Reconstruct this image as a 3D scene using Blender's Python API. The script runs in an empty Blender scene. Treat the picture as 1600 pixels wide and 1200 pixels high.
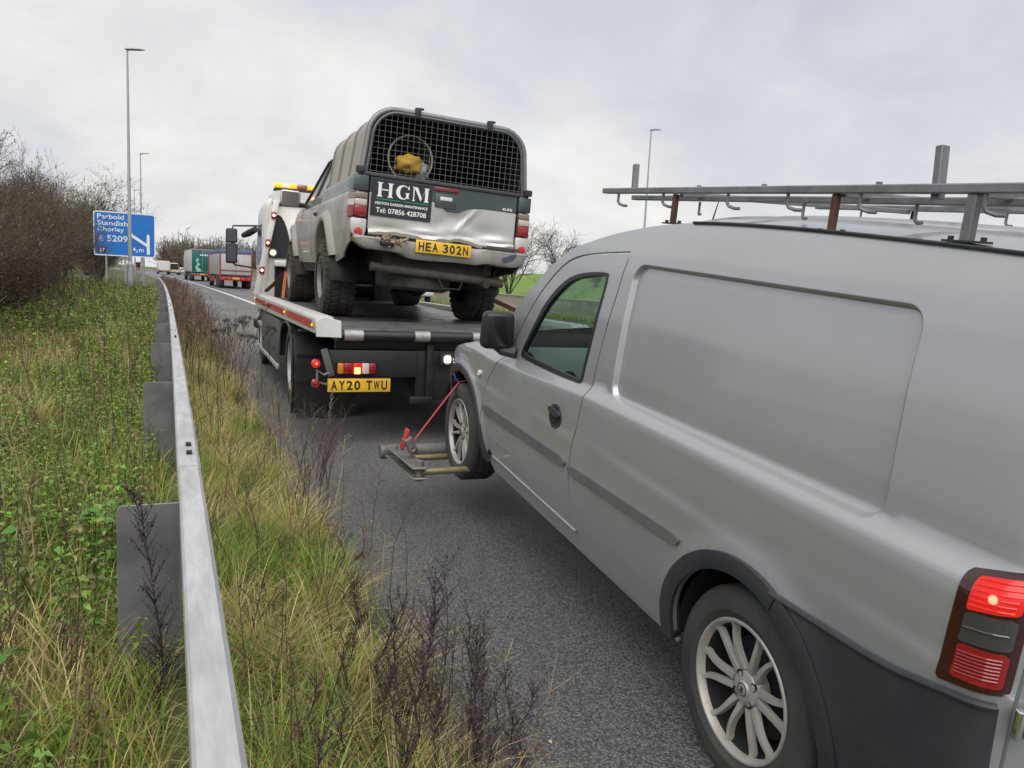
import bpy, bmesh, math, random
import numpy as np
from mathutils import Vector, Matrix, Euler
from mathutils.geometry import delaunay_2d_cdt
R = math.radians
SC = bpy.context.scene
COL = SC.collection

# ------------------------------------------------------------------ camera
def set_camera():
    cam = bpy.data.cameras.new('camera'); o = bpy.data.objects.new('camera', cam); COL.objects.link(o)
    cam.sensor_fit = 'HORIZONTAL'; cam.sensor_width = 36.0; cam.lens = 36.0 * 1205 / 1600
    cam.clip_start = 0.05; cam.clip_end = 6000
    # directions of the road, the horizon and the vertical as seen by the lens (x right, y down, z forward)
    d = Vector(((265 - 800) / 1205, (418 - 600) / 1205, 1)).normalized()
    e = Vector(((3500 - 800) / 1205, (418 + .05 * 3235 - 600) / 1205, 1))
    up = e.cross(d).normalized()
    if up.y > 0: up = -up
    rt = d.cross(up)
    if rt.x < 0: rt = -rt
    cx = Vector((rt.x, d.x, up.x)); cy = -Vector((rt.y, d.y, up.y)); cz = -Vector((rt.z, d.z, up.z))
    m = Matrix((cx, cy, cz)).transposed().to_4x4(); m.translation = (0, 0, 1.40)
    o.matrix_world = m
    SC.camera = o
set_camera()

# ------------------------------------------------------------------ sky, sun, exposure
SUN_EL, SUN_AZ = R(55), R(205)          # soft light from behind the clouds, behind and above the camera
def set_world():
    w = bpy.data.worlds.new('World'); SC.world = w; w.use_nodes = True
    nt = w.node_tree; nt.nodes.clear(); L = nt.links.new; N = nt.nodes.new
    out = N('ShaderNodeOutputWorld'); bg = N('ShaderNodeBackground'); L(bg.outputs[0], out.inputs[0])
    sky = N('ShaderNodeTexSky'); sky.sky_type = 'NISHITA'; sky.sun_disc = False
    sky.sun_elevation = SUN_EL; sky.sun_rotation = SUN_AZ; sky.air_density = 1.0; sky.dust_density = 2.0
    tc = N('ShaderNodeTexCoord')
    sep = N('ShaderNodeSeparateXYZ'); L(tc.outputs['Generated'], sep.inputs[0])
    def math_(op, a, b=None):
        n = N('ShaderNodeMath'); n.operation = op
        for i, s in enumerate((a, b)):
            if s is None: continue
            if isinstance(s, (int, float)): n.inputs[i].default_value = s
            else: L(s, n.inputs[i])
        return n.outputs[0]
    den = math_('ADD', math_('ABSOLUTE', sep.outputs[2]), .42)      # flat cloud layer seen in perspective
    comb = N('ShaderNodeCombineXYZ')
    L(math_('DIVIDE', sep.outputs[0], den), comb.inputs[0]); L(math_('DIVIDE', sep.outputs[1], den), comb.inputs[1])
    def noise(scale, detail, rough, dist, off):
        mp = N('ShaderNodeMapping'); mp.inputs['Location'].default_value = off; L(comb.outputs[0], mp.inputs[0])
        n = N('ShaderNodeTexNoise'); n.inputs['Scale'].default_value = scale; n.inputs['Detail'].default_value = detail
        n.inputs['Roughness'].default_value = rough; n.inputs['Distortion'].default_value = dist
        L(mp.outputs[0], n.inputs['Vector']); return n.outputs[0]
    n1 = noise(1.15, 4, .5, .6, (5.3, .4, 0)); n2 = noise(3.6, 7, .58, .5, (1.4, 6.2, 0))
    s = math_('ADD', math_('MULTIPLY', n1, .68), math_('MULTIPLY', n2, .32))
    rmp = N('ShaderNodeValToRGB'); L(s, rmp.inputs[0])
    cr = rmp.color_ramp; cr.elements[0].position = .36; cr.elements[0].color = (.285, .295, .325, 1)
    cr.elements[1].position = .66; cr.elements[1].color = (.462, .452, .434, 1)
    e = cr.elements.new(.47); e.color = (.335, .342, .362, 1)
    e = cr.elements.new(.55); e.color = (.385, .384, .386, 1)
    sc = N('ShaderNodeVectorMath'); sc.operation = 'SCALE'; L(sky.outputs[0], sc.inputs[0]); sc.inputs['Scale'].default_value = .06
    mix = N('ShaderNodeMix'); mix.data_type = 'RGBA'; mix.inputs[0].default_value = .93
    L(sc.outputs[0], mix.inputs[6]); L(rmp.outputs[0], mix.inputs[7])
    L(mix.outputs[2], bg.inputs[0]); bg.inputs[1].default_value = 1.0
    s = bpy.data.lights.new('sun', 'SUN'); s.energy = 1.5; s.angle = R(75); s.color = (1.0, .965, .92)
    so = bpy.data.objects.new('sun', s); COL.objects.link(so)
    dirv = Vector((math.sin(SUN_AZ) * math.cos(SUN_EL), math.cos(SUN_AZ) * math.cos(SUN_EL), math.sin(SUN_EL)))
    so.rotation_euler = dirv.to_track_quat('Z', 'Y').to_euler(); so.location = dirv * 50 + Vector((0, 0, 10))
set_world()
SC.view_settings.view_transform = 'Standard'; SC.view_settings.look = 'None'
SC.view_settings.exposure = 1.08; SC.view_settings.gamma = 1.0; SC.view_settings.use_curve_mapping = False
SC.cycles.max_bounces = 7; SC.cycles.transparent_max_bounces = 12; SC.cycles.use_denoising = True
SC.cycles.caustics_reflective = False; SC.cycles.caustics_refractive = False

# ------------------------------------------------------------------ materials
MATS = {}
def mat(name, col, rough=.6, metal=0., var=.0, scale=6., col2=None, bump=0., bscale=60., spec=.5, coat=0., coatr=.08,
        emit=None, estr=0., dirt=None, dirt_z=None, dirt_amt=.6, detail=6., vcol=None, stretch=None, rvar=0., trans=0., alpha=None):
    """Principled surface. var/col2: blotchy colour noise; bump: fine relief; dirt: road-film colour gathering in noise patches,
    dirt_z=(low, high): object-space heights between which the film thins out."""
    if name in MATS: return MATS[name]
    m = bpy.data.materials.new(name); m.use_nodes = True; MATS[name] = m
    nt = m.node_tree; N = nt.nodes.new; L = nt.links.new
    b = nt.nodes['Principled BSDF']
    b.inputs['Base Color'].default_value = (*col, 1); b.inputs['Roughness'].default_value = rough
    b.inputs['Metallic'].default_value = metal; b.inputs['Specular IOR Level'].default_value = spec
    b.inputs['Coat Weight'].default_value = coat; b.inputs['Coat Roughness'].default_value = coatr
    if trans: b.inputs['Transmission Weight'].default_value = trans
    if emit: b.inputs['Emission Color'].default_value = (*emit, 1); b.inputs['Emission Strength'].default_value = estr
    tc = None
    def coords():
        nonlocal tc
        if tc is None:
            t = N('ShaderNodeTexCoord'); tc = t.outputs['Object']
            if stretch:
                mp = N('ShaderNodeMapping'); mp.inputs['Scale'].default_value = stretch; L(tc, mp.inputs[0]); tc = mp.outputs[0]
        return tc
    def noise(sc, det=detail, rg=.6):
        n = N('ShaderNodeTexNoise'); n.inputs['Scale'].default_value = sc; n.inputs['Detail'].default_value = det
        n.inputs['Roughness'].default_value = rg; L(coords(), n.inputs['Vector']); return n.outputs[0]
    def ramp(v, a, bb, c0=(0, 0, 0), c1=(1, 1, 1)):
        r_ = N('ShaderNodeValToRGB'); r_.color_ramp.elements[0].position = a; r_.color_ramp.elements[1].position = bb
        r_.color_ramp.elements[0].color = (*c0, 1); r_.color_ramp.elements[1].color = (*c1, 1); L(v, r_.inputs[0]); return r_.outputs[0]
    def mixc(f, a, bb, blend='MIX'):
        x = N('ShaderNodeMix'); x.data_type = 'RGBA'; x.blend_type = blend
        for i, s in ((0, f), (6, a), (7, bb)):
            if isinstance(s, (int, float)): x.inputs[i].default_value = s
            elif isinstance(s, tuple): x.inputs[i].default_value = (*s, 1)
            else: L(s, x.inputs[i])
        return x.outputs[2]
    c = tuple(col)
    if vcol:
        a = N('ShaderNodeVertexColor'); a.layer_name = vcol; c = a.outputs[0]
    if var or col2:
        c2 = col2 if col2 else tuple(max(0, k * (1 - var)) for k in col)
        c = mixc(ramp(noise(scale), .35, .65), c, c2)
    if dirt:
        f = ramp(noise(3.2, 8, .65), .3, .72)
        if dirt_z:
            tz = N('ShaderNodeTexCoord'); sp = N('ShaderNodeSeparateXYZ'); L(tz.outputs['Object'], sp.inputs[0])
            mr = N('ShaderNodeMapRange'); L(sp.outputs[2], mr.inputs[0])
            mr.inputs[1].default_value = dirt_z[0]; mr.inputs[2].default_value = dirt_z[1]
            mr.inputs[3].default_value = 1.0; mr.inputs[4].default_value = 0.08
            mm = N('ShaderNodeMath'); mm.operation = 'MULTIPLY'; L(f, mm.inputs[0]); L(mr.outputs[0], mm.inputs[1]); f = mm.outputs[0]
        m2 = N('ShaderNodeMath'); m2.operation = 'MULTIPLY'; L(f, m2.inputs[0]); m2.inputs[1].default_value = dirt_amt; f = m2.outputs[0]
        c = mixc(f, c, tuple(dirt))
        ro = N('ShaderNodeMapRange'); L(f, ro.inputs[0]); ro.inputs[3].default_value = rough; ro.inputs[4].default_value = .8
        L(ro.outputs[0], b.inputs['Roughness'])
        if metal:
            me = N('ShaderNodeMapRange'); L(f, me.inputs[0]); me.inputs[3].default_value = metal; me.inputs[4].default_value = 0.
            L(me.outputs[0], b.inputs['Metallic'])
        if coat:
            me = N('ShaderNodeMapRange'); L(f, me.inputs[0]); me.inputs[3].default_value = coat; me.inputs[4].default_value = 0.
            L(me.outputs[0], b.inputs['Coat Weight'])
    elif rvar:
        ro = N('ShaderNodeMapRange'); L(noise(scale * 2.3), ro.inputs[0]); ro.inputs[1].default_value = .3; ro.inputs[2].default_value = .7
        ro.inputs[3].default_value = rough - rvar; ro.inputs[4].default_value = rough + rvar; L(ro.outputs[0], b.inputs['Roughness'])
    if not isinstance(c, tuple): L(c, b.inputs['Base Color'])
    if bump:
        bp = N('ShaderNodeBump'); bp.inputs['Strength'].default_value = 1.0; bp.inputs['Distance'].default_value = bump
        L(noise(bscale, 4), bp.inputs['Height']); L(bp.outputs[0], b.inputs['Normal'])
    return m

def glass_mat(name, tint, gloss_min=.04, rough=.0):
    if name in MATS: return MATS[name]
    m = bpy.data.materials.new(name); m.use_nodes = True; MATS[name] = m
    nt = m.node_tree; nt.nodes.clear(); N = nt.nodes.new; L = nt.links.new
    out = N('ShaderNodeOutputMaterial'); mx = N('ShaderNodeMixShader'); L(mx.outputs[0], out.inputs[0])
    tr = N('ShaderNodeBsdfTransparent'); tr.inputs[0].default_value = (*tint, 1)
    gl = N('ShaderNodeBsdfGlossy'); gl.inputs['Roughness'].default_value = rough; gl.inputs[0].default_value = (1, 1, 1, 1)
    ge = N('ShaderNodeNewGeometry'); dt = N('ShaderNodeVectorMath'); dt.operation = 'DOT_PRODUCT'; L(ge.outputs['Normal'], dt.inputs[0]); L(ge.outputs['Incoming'], dt.inputs[1])
    def mth(op, a, v=None):
        n = N('ShaderNodeMath'); n.operation = op
        for i, q in enumerate((a, v)):
            if q is None: continue
            if isinstance(q, (int, float)): n.inputs[i].default_value = q
            else: L(q, n.inputs[i])
        return n.outputs[0]
    f = mth('ADD', mth('MULTIPLY', mth('POWER', mth('SUBTRACT', 1.0, mth('ABSOLUTE', dt.outputs['Value'])), 5.0), .92), .05)   # Schlick, alike from both sides
    L(f, mx.inputs[0]); L(tr.outputs[0], mx.inputs[1]); L(gl.outputs[0], mx.inputs[2])
    return m

# ------------------------------------------------------------------ object helpers
def put(o, label=None, cat=None, group=None, kind=None):
    if label: o['label'] = label
    if cat: o['category'] = cat
    if group: o['group'] = group
    if kind: o['kind'] = kind
    return o
def thing(name, label, cat, loc=(0, 0, 0), rot=(0, 0, 0), group=None):
    o = bpy.data.objects.new(name, None); COL.objects.link(o); o.empty_display_size = .2
    o.location = loc; o.rotation_euler = rot
    return put(o, label, cat, group)
def part_empty(name, parent):
    o = bpy.data.objects.new(name, None); COL.objects.link(o); o.parent = parent; o.empty_display_size = .1
    return o
def copy_tree(o, parent=None):
    c = o.copy(); COL.objects.link(c); c.parent = parent
    for ch in list(o.children): copy_tree(ch, c)
    return c
def link_mesh(name, me, m, parent=None):
    if m is not None: me.materials.append(m)
    o = bpy.data.objects.new(name, me); COL.objects.link(o); o.parent = parent
    return o
def frame_from(d):
    d = Vector(d).normalized(); a = Vector((0, 0, 1)) if abs(d.z) < .9 else Vector((1, 0, 0))
    u = d.cross(a).normalized(); return u, d.cross(u).normalized(), d

class MB:
    def __init__(s): s.v = []; s.f = []
    def add(s, vs, fs):
        b = len(s.v); s.v.extend(tuple(x) for x in vs); s.f.extend(tuple(b + i for i in f) for f in fs); return s
    def box(s, c, d, rot=None, taper=None):
        x, y, z = d[0] / 2, d[1] / 2, d[2] / 2
        vs = [Vector((sx * x, sy * y, sz * z)) for sz in (-1, 1) for sy in (-1, 1) for sx in (-1, 1)]
        if taper:
            for i in range(4, 8): vs[i].x *= taper[0]; vs[i].y *= taper[1]
        if rot: 
            e = Euler(rot); vs = [e.to_matrix() @ v for v in vs]
        c = Vector(c)
        return s.add([v + c for v in vs], [(0, 2, 3, 1), (4, 5, 7, 6), (0, 1, 5, 4), (2, 6, 7, 3), (0, 4, 6, 2), (1, 3, 7, 5)])
    def span(s, a, b):
        return s.box([(a[i] + b[i]) / 2 for i in range(3)], [abs(b[i] - a[i]) for i in range(3)])
    def bar(s, p0, p1, w, h, upv=(0, 0, 1)):
        p0 = Vector(p0); p1 = Vector(p1); d = (p1 - p0).normalized(); upv = Vector(upv)
        if abs(d.dot(upv)) > .98: upv = Vector((0, 1, 0))
        r = d.cross(upv).normalized(); u = r.cross(d)
        q = [p + r * a * w / 2 + u * b * h / 2 for p in (p0, p1) for a, b in ((-1, -1), (1, -1), (1, 1), (-1, 1))]
        return s.add(q, [(3, 2, 1, 0), (4, 5, 6, 7), (0, 1, 5, 4), (1, 2, 6, 5), (2, 3, 7, 6), (3, 0, 4, 7)])
    def cyl(s, p0, p1, r0, r1=None, n=16, caps=True):
        r1 = r0 if r1 is None else r1; p0 = Vector(p0); p1 = Vector(p1); u, w, _ = frame_from(p1 - p0)
        vs = [p + (u * math.cos(t) + w * math.sin(t)) * r for p, r in ((p0, r0), (p1, r1)) for t in [2 * math.pi * i / n for i in range(n)]]
        fs = [(i, (i + 1) % n, n + (i + 1) % n, n + i) for i in range(n)]
        if caps: fs += [tuple(range(n - 1, -1, -1)), tuple(range(n, 2 * n))]
        return s.add(vs, fs)
    def tube(s, pts, r, n=8, caps=True):
        pts = [Vector(p) for p in pts]; k = len(pts)
        rs = r if isinstance(r, (list, tuple)) else [r] * k
        u = None; vs = []
        for i, p in enumerate(pts):
            d = (pts[min(i + 1, k - 1)] - pts[max(i - 1, 0)])
            if d.length < 1e-9: d = Vector((0, 0, 1))
            d.normalize()
            if u is None: u, w, _ = frame_from(d)
            else:
                u = (u - d * u.dot(d))
                u = u.normalized() if u.length > 1e-6 else frame_from(d)[0]
                w = d.cross(u)
            vs += [p + (u * math.cos(2 * math.pi * j / n) + w * math.sin(2 * math.pi * j / n)) * rs[i] for j in range(n)]
        fs = [(i * n + j, i * n + (j + 1) % n, (i + 1) * n + (j + 1) % n, (i + 1) * n + j) for i in range(k - 1) for j in range(n)]
        if caps: fs += [tuple(range(n - 1, -1, -1)), tuple(range((k - 1) * n, k * n))]
        return s.add(vs, fs)
    def lathe(s, prof, o=(0, 0, 0), axis=(1, 0, 0), n=32, closed=False):
        """prof: (radius, distance along axis)"""
        u, w, d = frame_from(axis); o = Vector(o); k = len(prof)
        vs = [o + d * h + (u * math.cos(t) + w * math.sin(t)) * r for r, h in prof for t in [2 * math.pi * i / n for i in range(n)]]
        fs = [(i * n + j, i * n + (j + 1) % n, ((i + 1) % k) * n + (j + 1) % n, ((i + 1) % k) * n + j) for i in range(k if closed else k - 1) for j in range(n)]
        return s.add(vs, fs)
    def prism(s, poly, fn, t0, t1):
        """poly of 2-D points, fn(a, b, t) -> xyz, closed between t0 and t1"""
        n = len(poly)
        vs = [fn(a, b, t) for t in (t0, t1) for a, b in poly]
        return s.add(vs, [tuple(range(n - 1, -1, -1)), tuple(range(n, 2 * n))] + [(i, (i + 1) % n, n + (i + 1) % n, n + i) for i in range(n)])
    def loft(s, rings, closed=True, caps=True):
        n = len(rings[0]); vs = [p for r_ in rings for p in r_]; k = len(rings)
        m_ = n if closed else n - 1
        fs = [(i * n + j, i * n + (j + 1) % n, (i + 1) * n + (j + 1) % n, (i + 1) * n + j) for i in range(k - 1) for j in range(m_)]
        if caps: fs += [tuple(range(n - 1, -1, -1)), tuple(range((k - 1) * n, k * n))]
        return s.add(vs, fs)
    def build(s, name, m, parent=None, smooth=35, bevel=0, seg=2, fix=True):
        me = bpy.data.meshes.new(name); me.from_pydata(s.v, [], s.f)
        if fix or bevel:
            bm = bmesh.new(); bm.from_mesh(me)
            if fix: bmesh.ops.recalc_face_normals(bm, faces=bm.faces)
            if bevel:
                ed = [e for e in bm.edges if len(e.link_faces) == 2 and e.calc_face_angle(0) > R(28)]
                bmesh.ops.bevel(bm, geom=ed, offset=bevel, segments=seg, affect='EDGES', profile=.5, clamp_overlap=True)
            bm.to_mesh(me); bm.free()
        if smooth:
            me.shade_smooth(); me.set_sharp_from_angle(angle=R(smooth))
        return link_mesh(name, me, m, parent)

def text_mesh(s, size, bold=0., width=1., extrude=.001, align='LEFT', spacing=1.):
    cu = bpy.data.curves.new('lettering', 'FONT'); cu.body = s; cu.size = size; cu.offset = bold * size; cu.extrude = extrude
    cu.align_x = align; cu.space_character = spacing; cu.resolution_u = 3
    o = bpy.data.objects.new('lettering', cu); COL.objects.link(o)
    bpy.context.view_layer.update()
    me = bpy.data.meshes.new_from_object(o.evaluated_get(bpy.context.evaluated_depsgraph_get()))
    bpy.data.objects.remove(o); bpy.data.curves.remove(cu)
    if width != 1.:
        for v in me.vertices: v.co.x *= width
    return me
def text(name, s, size, mtx, m, parent, fit=None, **k):
    """mtx: 4x4 of the text plane (x along the line, y up the letters). fit=(w, h): scaled to that size, centred on the origin"""
    me = text_mesh(s, size, **k)
    if fit:
        xs = [v.co.x for v in me.vertices]; ys = [v.co.y for v in me.vertices]
        sx = fit[0] / (max(xs) - min(xs)); sy = fit[1] / (max(ys) - min(ys)) if fit[1] else sx
        cx, cy = (max(xs) + min(xs)) / 2, (max(ys) + min(ys)) / 2
        for v in me.vertices: v.co.x = (v.co.x - cx) * sx; v.co.y = (v.co.y - cy) * sy
    me.transform(mtx); me.name = name
    return link_mesh(name, me, m, parent)
def plane_mtx(origin, xdir, ydir):
    x = Vector(xdir).normalized(); y = Vector(ydir).normalized(); z = x.cross(y)
    m_ = Matrix((x, y, z)).transposed().to_4x4(); m_.translation = Vector(origin); return m_

def densify(poly, step, closed=True):
    out = []; n = len(poly)
    for i in range(n if closed else n - 1):
        a = np.array(poly[i], float); b = np.array(poly[(i + 1) % n], float)
        k = max(1, int(math.ceil(np.linalg.norm(b - a) / step)))
        out += [tuple(a + (b - a) * j / k) for j in range(k)]
    if not closed: out.append(tuple(poly[-1]))
    return out
def smooth_poly(pts, it=2, closed=True, keep=()):
    """Chaikin corner cutting"""
    for _ in range(it):
        o = []; n = len(pts)
        rng = range(n) if closed else range(n - 1)
        if not closed: o.append(tuple(pts[0]))
        for i in rng:
            a = np.array(pts[i], float); b = np.array(pts[(i + 1) % n], float)
            o += [tuple(a * .75 + b * .25), tuple(a * .25 + b * .75)]
        if not closed: o.append(tuple(pts[-1]))
        pts = o
    return pts
def inside(P, poly):
    P = np.asarray(P, float); x, y = P[:, 0], P[:, 1]; r_ = np.zeros(len(P), bool); q = np.asarray(poly, float); n = len(q)
    j = n - 1
    for i in range(n):
        c = ((q[i, 1] > y) != (q[j, 1] > y))
        with np.errstate(divide='ignore', invalid='ignore'):
            t = (q[j, 0] - q[i, 0]) * (y - q[i, 1]) / (q[j, 1] - q[i, 1] + 1e-30) + q[i, 0]
        r_ ^= c & (x < t); j = i
    return r_
def edge_dist(P, poly):
    P = np.asarray(P, float); q = np.asarray(poly, float); d = np.full(len(P), 1e9)
    for i in range(len(q)):
        a = q[i]; b = q[(i + 1) % len(q)]; ab = b - a
        t = np.clip(((P - a) @ ab) / (ab @ ab + 1e-12), 0, 1)
        d = np.minimum(d, np.linalg.norm(P - a - t[:, None] * ab, axis=1))
    return d
def panel(name, outer, surf, m, parent, holes=(), step=.035, flange=.014, extra=None, inward=None, estep=None):
    """A sheet cut to an outline in surface coordinates (u, v), laid on surf(u, v) -> xyz arrays, with its edges turned in."""
    estep = estep or step * .6
    loops = [densify(outer, estep)] + [densify(h, estep) for h in holes]
    o = np.array(loops[0]); lo, hi = o.min(0), o.max(0)
    gx = np.arange(lo[0] + step / 2, hi[0], step); gy = np.arange(lo[1] + step / 2, hi[1], step)
    G = np.array([(a + (step * .5 if j % 2 else 0), b) for j, b in enumerate(gy) for a in gx]).reshape(-1, 2)
    if extra is not None:
        E = np.array(extra)
        if len(G):
            cell = step * .6
            keys = set(map(tuple, np.floor(E / cell).astype(int)))
            G = np.array([g for g, k in zip(G, np.floor(G / cell).astype(int)) if tuple(k) not in keys]).reshape(-1, 2)
        G = np.vstack([G, E])
    ok = inside(G, loops[0]) & (edge_dist(G, loops[0]) > estep * .45)
    for h in loops[1:]: ok &= ~inside(G, h) & (edge_dist(G, h) > estep * .45)
    G = G[ok]
    P = []; edges = []
    for lp in loops:
        b = len(P); P += lp; n = len(lp); edges += [(b + i, b + (i + 1) % n) for i in range(n)]
    nb = len(P); P += [tuple(g) for g in G]
    vs, es, fs, *_ = delaunay_2d_cdt([Vector(p) for p in P], edges, [], 0, 1e-6)
    V2 = np.array([(v.x, v.y) for v in vs]); F = np.array([f for f in fs if len(f) == 3])
    cen = V2[F].mean(1); keep = inside(cen, loops[0])
    for h in loops[1:]: keep &= ~inside(cen, h)
    F = F[keep]
    def S(uv): return np.stack(surf(uv[:, 0], uv[:, 1]), -1)
    X = S(V2); e = 1e-3
    nu = S(V2 + [e, 0]) - S(V2 - [e, 0]); nv = S(V2 + [0, e]) - S(V2 - [0, e])
    nrm = np.cross(nu, nv); nrm /= np.linalg.norm(nrm, axis=1)[:, None] + 1e-12
    if inward is None:
        c = X.mean(0); s = 1.0
    a, b, c3 = X[F[:, 0]], X[F[:, 1]], X[F[:, 2]]
    fn = np.cross(b - a, c3 - a).sum(0); avg = nrm.mean(0)
    want = avg if inward is None else -np.array(inward, float)
    if avg @ want < 0: nrm = -nrm
    if fn @ want < 0: F = F[:, ::-1]
    verts = X.tolist(); faces = F.tolist(); normals = nrm.tolist()
    if flange:
        # boundary edges of the kept triangles
        cnt = {}
        for f in F:
            for i in range(3):
                k = (int(f[i]), int(f[(i + 1) % 3])); cnt[k] = cnt.get(k, 0) + 1
        bd = [k for k in cnt if (k[1], k[0]) not in cnt]
        idx = {}
        def dup(i):
            if i not in idx:
                idx[i] = len(verts); verts.append(X[i].tolist()); verts.append((X[i] - nrm[i] * flange).tolist())
                normals.append((0, 0, 0)); normals.append((0, 0, 0))
            return idx[i]
        for a_, b_ in bd:
            i, j = dup(a_), dup(b_); faces.append((i, i + 1, j + 1, j))
    me = bpy.data.meshes.new(name); me.from_pydata(verts, [], faces); me.shade_smooth()
    me.normals_split_custom_set_from_vertices(normals)
    return link_mesh(name, me, m, parent)

def basics():
    mat('rubber', (.022, .022, .023), .78, var=.25, scale=9, bump=.0006, bscale=90, dirt=(.10, .095, .085), dirt_amt=.35)
    mat('tyre', (.028, .028, .029), .82, var=.3, scale=14, bump=.0012, bscale=140, dirt=(.13, .12, .105), dirt_amt=.45)
    mat('black_plastic', (.026, .031, .041), .46, var=.25, scale=5, bump=.00035, bscale=260, dirt=(.09, .092, .095), dirt_amt=.35)
    mat('black_gloss', (.015, .015, .017), .18, spec=.5)
    mat('dark', (.012, .012, .013), .85)
    mat('galv', (.36, .38, .40), .52, metal=.55, var=.30, scale=9, bump=.0006, bscale=40)
    mat('steel', (.30, .30, .30), .42, metal=.8, var=.35, scale=14, dirt=(.16, .12, .08), dirt_amt=.45)
    mat('rust', (.13, .065, .045), .85, var=.5, scale=18, bump=.001, bscale=90)
    mat('white_paint', (.70, .70, .68), .32, coat=.3, var=.06, scale=3, dirt=(.36, .34, .30), dirt_amt=.35)
    mat('glass_seal', (.012, .012, .013), .45)
    mat('chrome', (.75, .76, .78), .12, metal=1.)
    mat('plate_yellow', (.80, .47, .02), .42, var=.12, scale=9, dirt=(.30, .22, .1), dirt_amt=.25)
    mat('plate_white', (.75, .75, .72), .4)
    mat('black_print', (.012, .012, .013), .5)
    mat('white_print', (.80, .80, .78), .5)
    mat('red_lens', (.26, .010, .012), .14, coat=.6)
    mat('red_lit', (.35, .006, .006), .2, emit=(1, .03, .02), estr=.20)
    mat('red_bright', (.8, .05, .03), .2, emit=(1, .10, .06), estr=3)
    mat('amber_lens', (.55, .20, .02), .2, coat=.5)
    mat('amber_lit', (.9, .35, .02), .2, emit=(1, .36, .04), estr=.62)
    mat('lamp_white', (.9, .9, .8), .2, emit=(1, .98, .80), estr=22)
    mat('smoke_lens', (.05, .05, .052), .10, coat=.8)
    mat('mirror_glass', (.62, .65, .68), .03, metal=1.)
    glass_mat('glass_green', (.62, .75, .70)); glass_mat('glass_clear', (.86, .90, .90)); glass_mat('glass_dark', (.10, .11, .12))
basics()
# ================================================================== setting
def bend(y):                      # the motorway swings gently left ahead
    return -2.2e-4 * y * y if y > 0 else 0.
EDGE = .74                        # verge / asphalt edge at the camera
def gz(x, y):                     # ground height beside the road
    u = x - bend(y)
    if u > EDGE - .25:
        if u < 33: return -.03
        if u < 46: 
            t = (u - 33) / 13; return -.03 + 2.9 * t * t * (3 - 2 * t)
        return 2.87 + min(4.0, (u - 46) * .02)
    if u > -.1: return -.03 + .09 * min(1, (EDGE - .25 - u) / .35)
    return .06 + .34 * min(1, (-.1 - u) / 4.2) + .05 * math.sin(u * 1.7 + y * .6) * min(1, (-.1 - u) / 1.0) + (max(0, -u - 5) * .06 if u > -40 else 2.1)

def build_ground():
    xs = list(np.arange(-9, 1.3, .22)) + [-1200, -700, -400, -200, -120, -80, -60, -45, -36, -30, -25, -21, -18, -15, -13, -11.5, -10, 1.4, 1.8, 16, 32, 33] + list(np.arange(34.5, 48, 1.5)) + [52, 60, 80, 120, 200, 400, 700, 1200]
    xs = sorted(xs)
    ys = list(np.arange(-8, 30, .5)) + list(np.arange(30, 120, 3)) + list(np.arange(120, 400, 12)) + [440, 500, 600, 800, 1100, 1500, 2200, -12, -18, -30, -60, -140, -300]
    ys = sorted(ys); b = MB()
    rows = [[(u + bend(min(y, 420)), y, gz(u + bend(y), y)) for u in xs] for y in ys]
    b.loft(rows, closed=False, caps=False)
    m = mat('verge_soil', (.075, .075, .035), .95, col2=(.10, .115, .035), scale=1.3, bump=.02, bscale=9)
    o = b.build('ground', m, smooth=180); put(o, 'grassy soil of the verges, fields and far bank', 'ground', kind='structure')
    # grass colour beyond the far wall is greener: a sheet of turf lying on the bank
    b = MB(); us = list(np.arange(32.9, 47, 1.0)) + [52, 60]
    yy = [float(v) for v in np.arange(-10, 130, 2.5)]
    rng = random.Random(4)
    b.loft([[(u + bend(y), y, gz(u + bend(y), y) + .03 + .10 * rng.random()) for u in us] for y in yy], closed=False, caps=False)
    put(b.build('bank_turf', mat('turf', (.105, .185, .028), .95, col2=(.15, .235, .045), scale=.7, bump=.05, bscale=5), smooth=180), 'bright green grass bank beyond the motorway wall', 'grass', kind='structure')
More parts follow.
